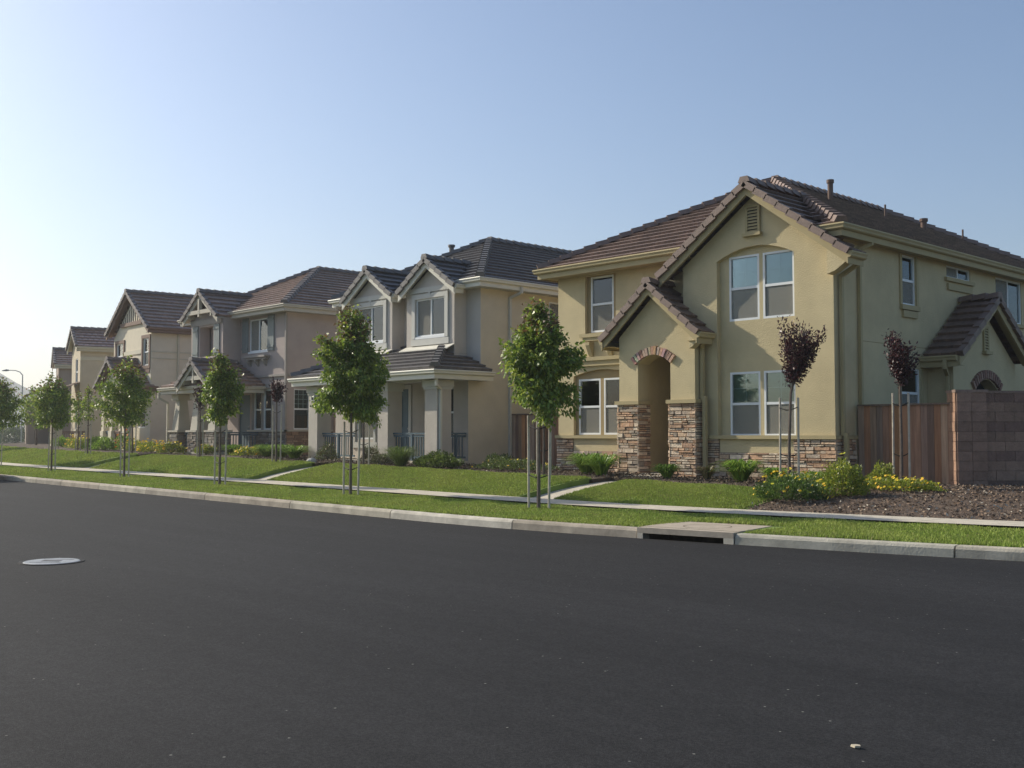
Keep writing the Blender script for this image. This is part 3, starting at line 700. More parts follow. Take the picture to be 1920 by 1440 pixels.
for k in range(15):
    t = math.radians(-41 + 82 * k / 14); mb.cc = random.choice([(.28, .16, .12), (.22, .13, .10), (.32, .21, .16)])
    rd = V((0, math.sin(t), math.cos(t))); tg = V((0, math.cos(t), -math.sin(t)))
    mb.obox(V((-11.61, 27.55, cz)) + rd * R_ - tg * .04, tg * .08, RIGHT * .08, rd * .22)
mb.build('brick_arch', 'stone1', H)

# ================================================================ second house: pale grey beige, two dormer gables over a porch
H = empty('house', (-28.2, 21.5, .75)); tag(H, 'pale grey beige house with a slate roof, twin upstairs gables and a blue railed porch', 'house', 'houses along the street')
mb = MB()
wall(mb, (0, 22.0, 0), UX, rect(-31.75, -24.67, 3.3, 6.15)); 
wall(mb, (0, 21.5, 0), UX, rect(-31.75, -24.67, .3, 3.62), [rect(-28.35, -27.55, .8, 3.08), rect(-30.5, -29.45, 1.45, 2.95), rect(-26.25, -25.35, 1.5, 3.08)], .1)
for x0, x1, cx in ((-27.72, -25.33, -26.5), (-30.88, -28.5, -29.68)):
    wall(mb, (0, 21.5, 0), UX, [(x0, 3.6), (x1, 3.6), (x1, 6.12), (cx, 6.88), (x0, 6.12)], [rect(cx - .74, cx + .74, 4.72, 5.93)], .08)
    for x in (x0, x1): mb.face([(x, 21.5, 3.6), (x, 22.01, 3.6), (x, 22.01, 6.12), (x, 21.5, 6.12)])
mb.build('wall', 'stucco2', H)
mb = MB()
wall(mb, (-24.67, 0, 0), UY, [(21.5, .3), (36, .3), (36, 6.15), (22.0, 6.15), (22.0, 3.62), (21.5, 3.62)], [rect(25.0, 26.2, 4.75, 5.95)], .08, RIGHT)
box_body(mb, -31.75, -24.67, 21.5, 36, .3, 6.15, 'lb')
mb.build('side_wall', 'stucco2s', H)
window(H, (-24.73, 0, 0), UY, RIGHT, 25.0, 26.2, 4.75, 5.95, 'slider', 'blind', sill=(.1, .08, .08, 'trim2'))
for cx in (-26.5, -29.68):
    window(H, (0, 21.56, 0), UX, FRONT, cx - .74, cx + .74, 4.72, 5.93, 'slider', 'half', sill=(.12, .07, .1, 'white'))
    mb = MB()
    for a0, a1, b0, b1 in ((cx - .9, cx - .742, 4.66, 6.08), (cx + .742, cx + .9, 4.66, 6.08), (cx - .74, cx + .74, 5.932, 6.08), (cx - .94, cx + .94, 4.44, 4.64)):
        mb.box((a0, 21.45, b0), (a1, 21.51, b1))
    mb.box((cx - 1.17, 21.455, 6.13), (cx + 1.17, 21.51, 6.29)); mb.box((cx - .05, 21.44, 5.99), (cx + .05, 21.5, 6.128))
    mb.build('window_trim', 'band3' if 0 else 'trim2', H)
mb = MB()
for a0, a1, b0, b1 in ((-30.62, -30.502, 1.35, 3.05), (-29.448, -29.33, 1.35, 3.05), (-30.7, -29.25, 1.15, 1.348), (-28.48, -28.352, .75, 3.2), (-27.548, -27.42, .75, 3.2), (-28.35, -27.55, 3.082, 3.2)):
    mb.box((a0, 21.45, b0), (a1, 21.51, b1))
mb.build('door_trim', 'trim2', H)
window(H, (0, 21.57, 0), UX, FRONT, -30.5, -29.45, 1.45, 2.95, 'hung', 'dark'); window(H, (0, 21.57, 0), UX, FRONT, -26.25, -25.35, 1.5, 3.08, 'hung', 'dark')
d = MB(); d.box((-28.35, 21.57, .8), (-27.55, 21.62, 3.08)); 
for z0, z1 in ((1.0, 1.7), (1.85, 2.85)):
    for x0, x1 in ((-28.22, -27.99), (-27.91, -27.68)): d.box((x0, 21.55, z0), (x1, 21.575, z1))
d = d.build('door', 'blue2', H); k = MB(); k.lathe((-27.66, 21.53, 1.8), [(0, -.03), (.03, -.02), (.03, .02), (0, .03)], 8); k.build('handle', 'metal', d)
hip_roof(H, -32.15, -24.25, 21.6, 36.5, 6.36, .53, 'tile2', 'cap2')
for cx in (-26.45, -29.63): gable_roof(H, (cx, 21.2, 7.12), UX, FRONT, 1.42, .68, 1.85, 'tile2', 'cap2', 'gutter2', .3)
mb = MB()
sweep(mb, [(-25.3, 21.6, 6.38), (-24.25, 21.6, 6.38), (-24.25, 36.5, 6.38)]); sweep(mb, [(-32.15, 36.5, 6.38), (-32.15, 21.6, 6.38), (-30.9, 21.6, 6.38)])
for x in (-25.05, -28.23): sweep(mb, [(x, 21.25, 6.22), (x, 21.62, 6.22)])
mb.box((-28.2, 21.55, 6.08), (-27.85, 21.7, 6.3))
sweep(mb, [(-31.8, 21.5, 3.5), (-31.8, 19.75, 3.5), (-24.15, 19.75, 3.5), (-24.15, 22.05, 3.5)])
mb.build('gutter', 'gutter2', H)
mb = MB()
mb.face([(-25.4, 21.6, 6.12), (-24.24, 21.6, 6.12), (-24.24, 36.5, 6.12), (-24.68, 36.5, 6.12), (-24.68, 22.01, 6.12), (-25.4, 22.01, 6.12)])
mb.face([(-32.16, 21.6, 6.12), (-31.7, 21.6, 6.12), (-31.7, 36.5, 6.12), (-32.16, 36.5, 6.12)])
mb.face([(-31.8, 19.74, 3.24), (-24.14, 19.74, 3.24), (-24.14, 22.05, 3.24), (-31.8, 22.05, 3.24)])
mb.build('soffit', 'trim2', H)
r = MB(); z0, zt = 3.52, 4.5
roof_plane(r, [(-31.8, 19.75, z0), (-24.15, 19.75, z0), (-26.4, 22.0, zt), (-29.55, 22.0, zt)], UX)
roof_plane(r, [(-24.15, 19.75, z0), (-24.15, 22.0, z0), (-26.4, 22.0, zt)], UY); roof_plane(r, [(-31.8, 22.0, z0), (-31.8, 19.75, z0), (-29.55, 22.0, zt)], UY)
r = r.build('roof', 'tile2', H); c = MB(); caps(c, (-24.15, 19.75, z0 + .05), (-25.85, 21.45, z0 + .79)); c.build('ridge_cap', 'cap2', r); c = MB(); caps(c, (-31.8, 19.75, z0 + .05), (-30.1, 21.45, z0 + .79)); c.build('ridge_cap', 'cap2', r)
fl = MB()
for cx in (-26.52, -29.68): fl.prism([(cx - 1.22, 21.49, 4.42), (cx - 1.22, 21.2, 4.28), (cx - 1.22, 21.2, 4.25), (cx - 1.22, 21.49, 4.39)], (2.44, 0, 0))
fl.build('flashing', 'gutter2', r)
for i, (x0, x1) in enumerate(((-31.45, -30.92), (-27.5, -26.98), (-25.15, -24.58))):
    mb = MB(); mb.box((x0, 20.2, .4), (x1, 20.75, 3.02)); p = mb.build('column', 'stucco2', H)
    mb = MB(); mb.box((x0 - .06, 20.14, 3.022), (x1 + .06, 20.81, 3.22)); mb.box((x0 - .03, 20.17, 2.95), (x1 + .03, 20.78, 3.018)); mb.build('capital', 'trim2', p)
mb = MB(); mb.box((-31.5, 20.3, 3.221), (-24.55, 20.7, 3.238)); mb.build('beam', 'trim2', H)
def railing(parent, a, b, z0, z1, m, st=.115):
    a = V(a); b = V(b); d = (b - a); dn = d.normalized(); s = V((-dn.y, dn.x, 0)); r = MB()
    r.obox(a + Z * (z1 - .05) - s * .045, d, s * .09, Z * .05); r.obox(a + Z * (z1 - .13) - s * .02, d, s * .04, Z * .06); r.obox(a + Z * (z0 + .08) - s * .02, d, s * .04, Z * .06)
    r.obox(a + d * .5 + Z * z0 - s * .04 - dn * .04, dn * .08, s * .08, Z * (z1 - z0 - .05))
    n = int(d.length / st)
    for k in range(1, n): r.obox(a + d * (k / n) + Z * (z0 + .14) - s * .014 - dn * .014, dn * .028, s * .028, Z * (z1 - z0 - .27))
    return r.build('railing', m, parent)
railing(H, (-30.92, 20.45, 0), (-29.1, 20.45, 0), .8, 1.66, 'blue2'); railing(H, (-26.98, 20.45, 0), (-25.15, 20.45, 0), .8, 1.66, 'blue2')
railing(H, (-24.8, 20.75, 0), (-24.8, 21.5, 0), .8, 1.66, 'blue2')
mb = MB(); mb.box((-31.6, 20.1, .35), (-24.6, 21.5, .8)); mb.box((-29.0, 19.6, .35), (-27.6, 20.1, .66)); mb.build('porch_floor', 'concrete', H)
downspout(H, [(-24.2, 23.3, 6.2), (-24.2, 23.3, 6.05), (-24.62, 23.2, 5.9), (-24.62, 23.2, .5)], 'trim2'); downspout(H, [(-24.25, 19.9, 3.3), (-24.25, 19.9, 3.05), (-24.53, 20.3, 2.95), (-24.53, 20.3, .8)], 'gutter2', .035)
mb = MB(); z = 6.36 + .53 * 2.9; mb.tube([(-29.5, 24.9, z), (-29.5, 24.9, z + .45)], .09, 12); mb.tube([(-29.5, 24.9, z + .45), (-29.5, 24.9, z + .53)], .13, 12); mb.build('vent_pipe', 'cap2', H)
pl = MB(); pl.box((-31.32, 20.165, 2.74), (-31.04, 20.198, 2.92)); pl = pl.build('house_number', 'plaque', H)
dg = MB()
for a0, a1, b0, b1 in ((-31.21, -31.15, 2.87, 2.885), (-31.21, -31.15, 2.823, 2.838), (-31.21, -31.15, 2.775, 2.79), (-31.222, -31.205, 2.775, 2.885), (-31.155, -31.138, 2.775, 2.885)): dg.box((a0, 20.155, b0), (a1, 20.166, b1))
dg.build('digit', 'dark', pl)

# ================================================================ third house: mauve stucco, shutters, craftsman porch
H = empty('house', (-39.7, 22.1, .86)); tag(H, 'mauve stucco house with grey green shutters and tapered porch columns on stone', 'house', 'houses along the street')
mb = MB()
wall(mb, (0, 22.1, 0), UX, rect(-43.5, -35.95, .4, 6.35), [rect(-38.8, -37.4, 4.92, 6.22), rect(-38.42, -37.78, 1.8, 3.38), rect(-37.68, -37.04, 1.8, 3.38), rect(-39.6, -38.7, .9, 3.2)], .1)
wall(mb, (0, 21.3, 0), UX, [(-42.2, 4.0), (-39.5, 4.0), (-39.5, 6.35), (-40.85, 6.9), (-42.2, 6.35)], [rect(-41.45, -40.3, 4.82, 6.05)], .45)
for x in (-42.2, -39.5): mb.face([(x, 21.3, 4.0), (x, 22.11, 4.0), (x, 22.11, 6.35), (x, 21.3, 6.35)])
wall(mb, (0, 21.8, 0), UX, rect(-41.46, -40.29, 4.8, 6.07), [rect(-41.0, -40.33, 4.85, 6.02)], .05)
wall(mb, (-35.95, 0, 0), UY, rect(22.1, 36, .4, 6.35), [rect(22.42, 23.15, 1.8, 3.38)], .1, RIGHT)
box_body(mb, -43.5, -35.95, 22.1, 36, .4, 6.35, 'lb')
mb.build('wall', 'stucco3', H)
window(H, (0, 22.17, 0), UX, FRONT, -38.8, -37.4, 4.92, 6.22, 'slider', 'half', sill=(.06, .07, .1, 'white'))
window(H, (0, 21.83, 0), UX, FRONT, -41.0, -40.33, 4.85, 6.02, 'hung', 'dark', grid=None)
for a0 in (-38.42, -37.68): window(H, (0, 22.17, 0), UX, FRONT, a0, a0 + .64, 1.8, 3.38, 'hung', 'dark', grid=(2, 4), screen=False)
window(H, (-36.02, 0, 0), UY, RIGHT, 22.42, 23.15, 1.8, 3.38, 'hung', 'dark', grid=(3, 4), screen=False)
for x0, x1, b0, b1, y in ((-39.32, -38.86, 4.9, 6.3, 22.1), (-37.34, -36.88, 4.9, 6.3, 22.1), (-42.02, -41.56, 4.82, 6.1, 21.3), (-40.2, -39.74, 4.82, 6.1, 21.3)):
    s = MB()
    for k in range(3): w_ = (x1 - x0) / 3; s.box((x0 + k * w_ + .004, y - .045, b0), (x0 + (k + 1) * w_ - .004, y - .002, b1))
    for z in (b0 + .12, b1 - .2): s.box((x0 - .01, y - .07, z), (x1 + .01, y - .046, z + .08))
    s.build('shutter', 'shutter', H)
piece('window_shelf', 'band3', ((-39.0, 21.86, 4.66), (-37.2, 22.1, 4.74)), ((-38.9, 21.94, 4.58), (-37.3, 22.1, 4.658)))
for x in (-38.75, -38.15, -37.55): mb = MB(); mb.prism([(x, 22.11, 4.576), (x, 21.9, 4.576), (x, 21.93, 4.5), (x, 22.11, 4.3)], (.12, 0, 0)); mb.build('bracket', 'band3', H)
piece('header_band', 'band3', ((-42.15, 21.24, 6.12), (-39.55, 21.3, 6.36))); piece('window_shelf', 'band3', ((-41.9, 21.14, 4.6), (-39.9, 21.3, 4.68)), ((-41.7, 21.2, 4.5), (-40.1, 21.3, 4.598)))
piece('belt_course', 'band3', ((-39.5, 22.03, 3.86), (-35.951, 22.1, 3.95)), ((-35.95, 22.03, 3.86), (-35.88, 36, 3.95))); piece('window_trim', 'band3', ((-38.5, 22.06, 3.42), (-36.95, 22.1, 3.6)), *[((x - .04, 22.07, 1.75), (x + .02, 22.102, 3.42)) for x in (-38.47, -37.74, -37.0)])
hip_roof(H, -43.9, -35.45, 21.65, 36.5, 6.55, .52, 'tile3', 'cap3')
gable_roof(H, (-40.95, 20.95, 7.45), UX, FRONT, 1.5, .72, 2.4, 'tile3', 'cap3', 'trim3', .35)
for cx, yy, za, hw in ((-40.95, 20.93, 7.42, 1.5), (-38.65, 19.55, 4.42, 1.3)):
    mb = MB(); zb_ = za - hw * .72 + .22                           # open king post truss in the gable, again over the porch
    mb.box((cx - hw + .3, yy + .03, zb_), (cx + hw - .3, yy + .15, zb_ + .16)); mb.box((cx - .06, yy + .02, zb_ - .12), (cx + .06, yy + .16, za - .25))
    mb.box((cx - hw + .45, yy + .04, zb_ - .14), (cx - hw + .55, yy + .4, zb_ - .005)); mb.box((cx + hw - .55, yy + .04, zb_ - .14), (cx + hw - .45, yy + .4, zb_ - .005)); mb.build('truss', 'trim3', H)
mb = MB()
sweep(mb, [(-39.6, 21.65, 6.57), (-35.45, 21.65, 6.57), (-35.45, 36.5, 6.57)]); sweep(mb, [(-43.9, 36.5, 6.57), (-43.9, 21.65, 6.57), (-42.3, 21.65, 6.57)])
sweep(mb, [(-41.95, 22.0, 3.5), (-41.95, 19.85, 3.5), (-37.5, 19.85, 3.5), (-37.5, 22.05, 3.5)])
mb.build('gutter', 'trim3', H)
mb = MB()
mb.face([(-39.6, 21.64, 6.32), (-35.44, 21.64, 6.32), (-35.44, 36.5, 6.32), (-35.96, 36.5, 6.32), (-35.96, 22.11, 6.32), (-39.6, 22.11, 6.32)])
mb.face([(-41.95, 19.84, 3.26), (-37.5, 19.84, 3.26), (-37.5, 22.1, 3.26), (-41.95, 22.1, 3.26)]); mb.face([(-42.2, 21.25, 4.0), (-39.5, 21.25, 4.0), (-39.5, 22.1, 4.0), (-42.2, 22.1, 4.0)])
mb.build('soffit', 'trim3', H)
r = MB(); z0, zt = 3.52, 4.55
roof_plane(r, [(-41.95, 19.85, z0), (-37.5, 19.85, z0), (-39.72, 22.08, zt), (-39.74, 22.08, zt)], UX)
roof_plane(r, [(-37.5, 19.85, z0), (-37.5, 22.08, z0), (-39.72, 22.08, zt)], UY); roof_plane(r, [(-41.95, 22.08, z0), (-41.95, 19.85, z0), (-39.74, 22.08, zt)], UY)
r = r.build('roof', 'tile3', H); c = MB(); caps(c, (-37.5, 19.85, z0 + .05), (-39.6, 21.95, z0 + 1.0)); c.build('ridge_cap', 'cap3', r)
gable_roof(H, (-38.65, 19.5, 4.42), UX, FRONT, 1.3, .72, 1.9, 'tile3', 'cap3', 'trim3', .3)
st = MB(); stones(st, (0, 22.1, 0), UX, FRONT, [(-38.7, -35.9, .6, 1.72)], PAL3, hr=(.06, .14)); stones(st, (-35.95, 0, 0), UY, RIGHT, [(22.05, 24.5, .6, 1.72)], [(.30, .20, .14), (.26, .18, .13), (.34, .25, .18)], hr=(.06, .14))
sv = st.build('stone_veneer', 'stone1', H)
mb = MB(); mb.box((-38.7, 22.09, .4), (-35.94, 22.102, 1.72)); mb.box((-35.96, 22.1, .4), (-35.94, 24.5, 1.72)); mb.build('mortar_bed', 'mortar', sv)
mb = MB(); mb.box((-38.75, 22.0, 1.72), (-35.86, 22.09, 1.79)); mb.box((-35.95, 22.0, 1.721), (-35.86, 24.55, 1.789)); mb.build('stone_cap', 'trim3', H)
for x0, x1 in ((-41.8, -41.05), (-40.2, -39.45), (-38.75, -38.0)):
    cx = (x0 + x1) / 2; mb = MB()
    for q in (0,):
        b, t, y0 = .28, .17, 20.52
        lo = [V((cx - b, y0 - b, 1.78)), V((cx + b, y0 - b, 1.78)), V((cx + b, y0 + b, 1.78)), V((cx - b, y0 + b, 1.78))]
        hi = [V((cx - t, y0 - t, 3.0)), V((cx + t, y0 - t, 3.0)), V((cx + t, y0 + t, 3.0)), V((cx - t, y0 + t, 3.0))]
        for k in range(4): mb.face([lo[k], lo[(k + 1) % 4], hi[(k + 1) % 4], hi[k]])
    mb.box((cx - .3, y0 - .3, 3.002), (cx + .3, y0 + .3, 3.24))
    p = mb.build('column', 'trim3', H); st = MB()
    stones(st, (0, y0 - .32, 0), UX, FRONT, [(x0, x1, .5, 1.7)], PAL3, hr=(.06, .14)); stones(st, (x1, 0, 0), UY, RIGHT, [(y0 - .34, y0 + .34, .5, 1.7)], PAL3, hr=(.06, .14))
    st.cc = (.15, .13, .11); st.box((x0 + .01, y0 - .32, .4), (x1 - .005, y0 + .33, 1.7)); st.build('pedestal', 'stone1', p)
    mb = MB(); mb.box((x0 - .06, y0 - .4, 1.702), (x1 + .07, y0 + .4, 1.778)); mb.build('pedestal_cap', 'trim3', p)
mb = MB(); mb.box((-41.9, 20.1, .5), (-37.6, 22.1, .92)); mb.box((-39.4, 19.7, .5), (-38.8, 20.1, .8)); mb.build('porch_floor', 'concrete', H)
railing(H, (-41.05, 20.5, 0), (-40.2, 20.5, 0), .92, 1.7, 'blue2'); railing(H, (-37.98, 20.5, 0), (-37.98, 22.05, 0), .92, 1.7, 'blue2')
d = MB(); d.box((-39.6, 22.16, .9), (-38.7, 22.22, 3.2)); d = d.build('door', 'blue2', H); k = MB(); k.lathe((-38.82, 22.12, 1.9), [(0, -.03), (.03, -.02), (.03, .02), (0, .03)], 8); k.build('handle', 'metal', d)
downspout(H, [(-35.9, 22.02, 6.3), (-35.9, 22.02, 1.8)], 'band3'); downspout(H, [(-42.0, 19.8, 3.3), (-42.0, 19.8, 3.1), (-41.9, 20.15, 2.9), (-41.9, 20.15, .6)], 'trim3')

# ================================================================ fourth house: cream stucco gable front
H = empty('house', (-48.4, 22.4, .93), -math.radians(4)); tag(H, 'cream stucco house with a tall front gable and brown fascia, fourth along the street', 'house', 'houses along the street')
mb = MB()
wall(mb, (0, 0, 0), UX, [(-5.0, -.4), (0, -.4), (0, 5.5), (-2.5, 7.2), (-5.0, 5.5)], [rect(-1.0, -.2, 3.95, 5.25), rect(-4.6, -3.6, 3.95, 5.2), rect(-1.6, -.6, 1.0, 2.4)], .09)
wall(mb, (0, 0, 0), UY, rect(0, 12, -.4, 5.5), [], .1, RIGHT); box_body(mb, -5, 0, 0, 12, -.4, 5.5, 'lb')
mb.build('wall', 'stucco4', H)
for a in ((-1.0, -.2, 3.95, 5.25), (-4.6, -3.6, 3.95, 5.2), (-1.6, -.6, 1.0, 2.4)): window(H, (0, .06, 0), UX, FRONT, *a, 'hung', 'blind' if a[0] == -1.0 else 'dark', grid=None)
mb = MB()
for a0, a1, b0, b1 in ((-1.0, -.2, 3.95, 5.25), (-4.6, -3.6, 3.95, 5.2)):
    for q in ((a0 - .14, a0 - .002, b0, b1), (a1 + .002, a1 + .14, b0, b1), (a0 - .16, a1 + .16, b1 + .002, b1 + .16), (a0 - .16, a1 + .16, b0 - .16, b0 - .002)): mb.box((q[0], -.05, q[2]), (q[1], .0, q[3]))
    mb.box((a0 - .1, -.03, b0 - .36), (a1 + .1, 0, b0 - .165))
mb.box((-3.9, -.1, 5.98), (-1.1, 0, 6.16))
for k in range(9): mb.box((-3.7 + k * .27, -.025, 6.16), (-3.68 + k * .27, .0, 6.3 + (.72 - abs(-2.5 - (-3.7 + k * .27)) * .6)))
mb.build('window_trim', 'brown4', H)
mb = MB(); mb.box((-3.44, -.05, 4.55), (-1.16, 0, 4.75)); mb.box((.0, .0, 4.55), (.04, 12, 4.62)); mb.box((.0, .0, 4.25), (.04, 12, 4.30)); mb.build('moulding', 'cream5', H)
gable_roof(H, (-2.5, -.35, 7.6), UX, FRONT, 2.85, .68, 12.6, 'tile3', 'cap3', 'brown4', .35)
mb = MB(); sweep(mb, [(.32, -.3, 5.72), (.32, 12.2, 5.72)]); mb.face([(0, -.3, 5.47), (.36, -.3, 5.47), (.36, 12.2, 5.47), (0, 12.2, 5.47)]); sweep(mb, [(.12, -1.4, 2.95), (.12, .3, 2.95)]); mb.build('gutter', 'brown4', H)
gable_roof(H, (-1.75, -1.45, 4.2), UX, FRONT, 1.85, .7, 1.6, 'tile3', 'cap3', 'brown4', .3)
mb = MB(); wall(mb, (0, -1.15, 0), UX, [(-3.4, 2.55), (-.1, 2.55), (-.1, 2.85), (-1.75, 3.95), (-3.4, 2.85)]); mb.face([(-.1, -1.15, 2.55), (-.1, 0, 2.55), (-.1, 0, 2.9), (-.1, -1.15, 2.9)]); mb.face([(-3.4, -1.15, 2.55), (-.1, -1.15, 2.55), (-.1, 0, 2.55), (-3.4, 0, 2.55)]); mb.build('porch_gable', 'stucco4', H)
for x in (-3.35, -2.2, -.45): mb = MB(); mb.box((x, -1.12, -.4), (x + .32, -.8, 2.545)); mb.box((x - .05, -1.17, -.4), (x + .37, -.75, .85)); mb.build('column', 'stucco4', H)
railing(H, (-1.85, -1.0, 0), (-.45, -1.0, 0), 0, .85, 'brown4'); railing(H, (-3.0, -1.0, 0), (-2.25, -1.0, 0), 0, .85, 'blue2')
downspout(H, [(.07, 1.3, 5.5), (.07, 1.3, -.3)], 'cream5')
free()

# ================================================================ farther houses, smaller in the picture
def far_house(loc, r, label, ms, mt, mc, mtrim, w_, za, ze, depth, extra=None, wins=()):
    H = empty('house', loc, -math.radians(r)); tag(H, label, 'house', 'houses along the street')
    sl = (za - ze) / (w_ / 2 + .25); mb = MB()
    wall(mb, (0, 0, 0), UX, [(-w_, -.5), (0, -.5), (0, ze + .05), (-w_ / 2, za - .22), (-w_, ze + .05)], [rect(*q) for q in wins], .09)
    wall(mb, (0, 0, 0), UY, rect(0, depth, -.5, ze), [], .1, RIGHT); box_body(mb, -w_, 0, 0, depth, -.5, ze, 'lb')
    mb.build('wall', ms, H)
    for q in wins: window(H, (0, .06, 0), UX, FRONT, *q, 'hung', 'dark', grid=None, screen=False, sill=(.1, .1, .12, mtrim))
    gable_roof(H, (-w_ / 2, -.3, za), UX, FRONT, w_ / 2 + .25, sl, depth + .6, mt, mc, mtrim, .3)
    mb = MB(); sweep(mb, [(.24, -.25, ze + .0), (.24, depth + .2, ze + .0)]); mb.face([(0, -.25, ze - .25), (.3, -.25, ze - .25), (.3, depth, ze - .25), (0, depth, ze - .25)]); mb.build('gutter', mtrim, H)
    return H
M['tile5'] = mat('glazed_roof_tile', (.50, .33, .28), .3, .25, 5, .0, 40, (.30, .17, .13), brick=(.3, .3302, .05), spec=.9)
H = far_house((-60.1, 23.7, 1.0), 13, 'tan stucco house with a shiny barrel tile roof, fifth along the street', 'stucco5', 'tile5', 'cap3', 'cream5', 3.0, 6.6, 5.5, 12, wins=[(-1.6, -.8, 3.4, 4.9), (-1.5, -.7, .9, 2.3)])
mb = MB(); roof_plane(mb, [(-2.2, -1.3, 2.95), (.35, -1.3, 2.95), (.35, 0, 3.5), (-2.2, 0, 3.5)], UX); mb.build('porch_roof', 'tile3', H)
mb = MB(); mb.box((0, .0, 4.75), (.05, 12, 4.95)); mb.box((-2.2, -1.25, 2.68), (.3, -1.05, 2.9)); mb.build('moulding', 'cream5', H)
for x in (-2.1, -.1): mb = MB(); mb.box((x, -1.2, -.5), (x + .3, -.9, 2.68)); mb.build('column', 'stucco5', H)
railing(H, (-1.8, -1.05, 0), (-.1, -1.05, 0), -.1, .8, 'brown4'); railing(H, (.12, -1.0, 0), (.12, .3, 0), -.1, .8, 'brown4')
downspout(H, [(.07, 1.6, 5.3), (.07, 1.6, -.3)], 'stucco5')
H = far_house((-71.8, 26.9, 1.0), 18, 'taupe stucco house half hidden behind street trees, sixth along the street', 'stucco6', 'tile3', 'cap3', 'cream5', 3.4, 6.3, 5.2, 11, wins=[(-2.2, -1.2, 3.3, 4.6)])
mb = MB(); roof_plane(mb, [(-6.5, -2.0, 3.1), (.3, -2.0, 3.1), (.3, 0, 4.0), (-6.5, 0, 4.0)], UX); mb.build('porch_roof', 'tile3', H)
mb = MB(); mb.box((-6.4, -1.8, -.5), (-3.6, 4, 3.0)); mb.box((-.4, -1.8, -.5), (0, -1.4, 3.0)); mb.build('porch_wall', 'stucco6', H)
mb = MB(); mb.box((-3.2, -.12, -.3), (-.8, -.02, 2.2)); mb.build('garage_door', 'dark', H)
H = far_house((-96, 35.5, 1.1), 28, 'grey roofed house farthest down the street', 'stucco3', 'tile2', 'cap2', 'trim2', 6.0, 5.0, 3.4, 10, wins=[(-4.2, -3.0, 1.2, 2.6)])
mb = MB(); mb.box((-2.6, -.05, -.3), (-.5, .0, 2.1)); mb.build('garage_door', 'trim2', H)
free()
# ================================================================ fences and the block wall
def plank_fence(a, b, z0, z1, label, cap=True, st=.14):
    global OFF
    a = V(a); b = V(b); F_ = empty('fence', (a.x, a.y, z0)); tag(F_, label, 'fence', 'plank fences between the houses')
    d = b - a; dn = d.normalized(); s = V((dn.y, -dn.x, 0)); n = max(1, int(d.length / st)); m = MB()
    for k in range(n):
        v = random.uniform(.65, 1.35); c = random.choice([(.38, .20, .115), (.30, .17, .11), (.46, .31, .21), (.26, .17, .13), (.40, .29, .22), (.46, .24, .12)])
        m.cc = tuple(q * v for q in c); o = a + d * (k / n) + Z * z0 + s * random.uniform(0, .012)
        m.obox(o, dn * (d.length / n - .006), s * .02, Z * (z1 - z0 - .03 - random.uniform(0, .01)))
    m.build('boards', 'wood', F_)
    r = MB(); r.cc = (.20, .15, .115)
    r.obox(a + Z * (z1 - .035) - s * .045, d, s * .115, Z * .035); r.obox(a + Z * (z1 - .3) - s * .06, d, s * .058, Z * .09); r.obox(a + Z * (z0 + .2) - s * .06, d, s * .058, Z * .09)
    r.build('rail', 'wood', F_)
    for k in range(int(d.length / 2.4) + 2):
        t = min(1, k * 2.4 / d.length); p = MB(); p.cc = (.18, .13, .10); p.obox(a + d * t + Z * z0 - s * .16 - dn * .045, dn * .09, s * .09, Z * (z1 - z0 - .04)); p.build('post', 'wood', F_)
    return F_
plank_fence((-12.19, 22.2, 0), (-9.86, 22.2, 0), .52, 2.27, 'weathered plank fence between the yellow house and the block wall')
plank_fence((-24.6, 23.3, 0), (-21.05, 23.3, 0), .6, 2.25, 'cedar plank fence between the yellow house and the grey beige house')
plank_fence((-35.85, 24.2, 0), (-31.8, 24.2, 0), .75, 2.4, 'cedar plank fence seen through the blue railed porch')
plank_fence((-48.2, 25.0, 0), (-43.6, 25.0, 0), .85, 2.5, 'plank fence between the mauve house and the cream house')
BW = empty('block_wall', (-9.5, 22.0, .5)); tag(BW, 'brown concrete block wall with an end pillar at the right edge', 'wall')
e = V((math.cos(YAW), math.sin(YAW), 0)); nn = V((e.y, -e.x, 0)); o0 = V((-9.86, 21.95, 0))
m = MB()
for c in range(10):                                                # pillar, rough split blocks; sunlit end painted lighter, shaded face darker
    z = .45 + c * .203
    for (o, u, n, L_, pc) in ((o0, nn * -1, e * -1, .42, 1), (o0, e, nn, .62, 2)):
        x = 0
        for k in range(pc):
            v = random.uniform(.85, 1.15); m.cc = (.34 * v, .21 * v, .145 * v) if pc == 1 else (.25 * v, .165 * v, .125 * v); l_ = L_ / pc
            m.obox(o + u * (x + .004) + Z * z, u * (l_ - .008), n * random.uniform(.018, .035), Z * .195); x += l_
m.cc = (.16, .11, .09); m.obox(o0 + Z * .3, e * .62, nn * -.42, Z * 2.17)
m.cc = (.25, .18, .145); m.obox(o0 - e * .03 + nn * .04 + Z * 2.47, e * .68, nn * -.5, Z * .06)
m.build('pillar', 'block', BW)
m = MB(); o1 = o0 + e * .62 - nn * .06
m.cc = (.10, .075, .06); m.obox(o1 + Z * .3, e * 9, nn * -.2, Z * 2.14)
for c in range(10):
    x = (-.2 if c % 2 else 0)
    while x < 9:
        v = random.uniform(.85, 1.15); a_ = max(x, 0); l_ = min(x + .4, 9) - a_
        m.cc = (.26 * v, .175 * v, .13 * v) if c % 3 else (.19 * v, .125 * v, .10 * v)
        if l_ > .05: m.obox(o1 + e * (a_ + .004) + Z * (.45 + c * .203), e * (l_ - .008), nn * random.uniform(.008, .02), Z * .196)
        x += .4
m.cc = (.22, .16, .13); m.obox(o1 + nn * .03 + Z * 2.46, e * 9, nn * -.27, Z * .05)
m.build('panel', 'block', BW)

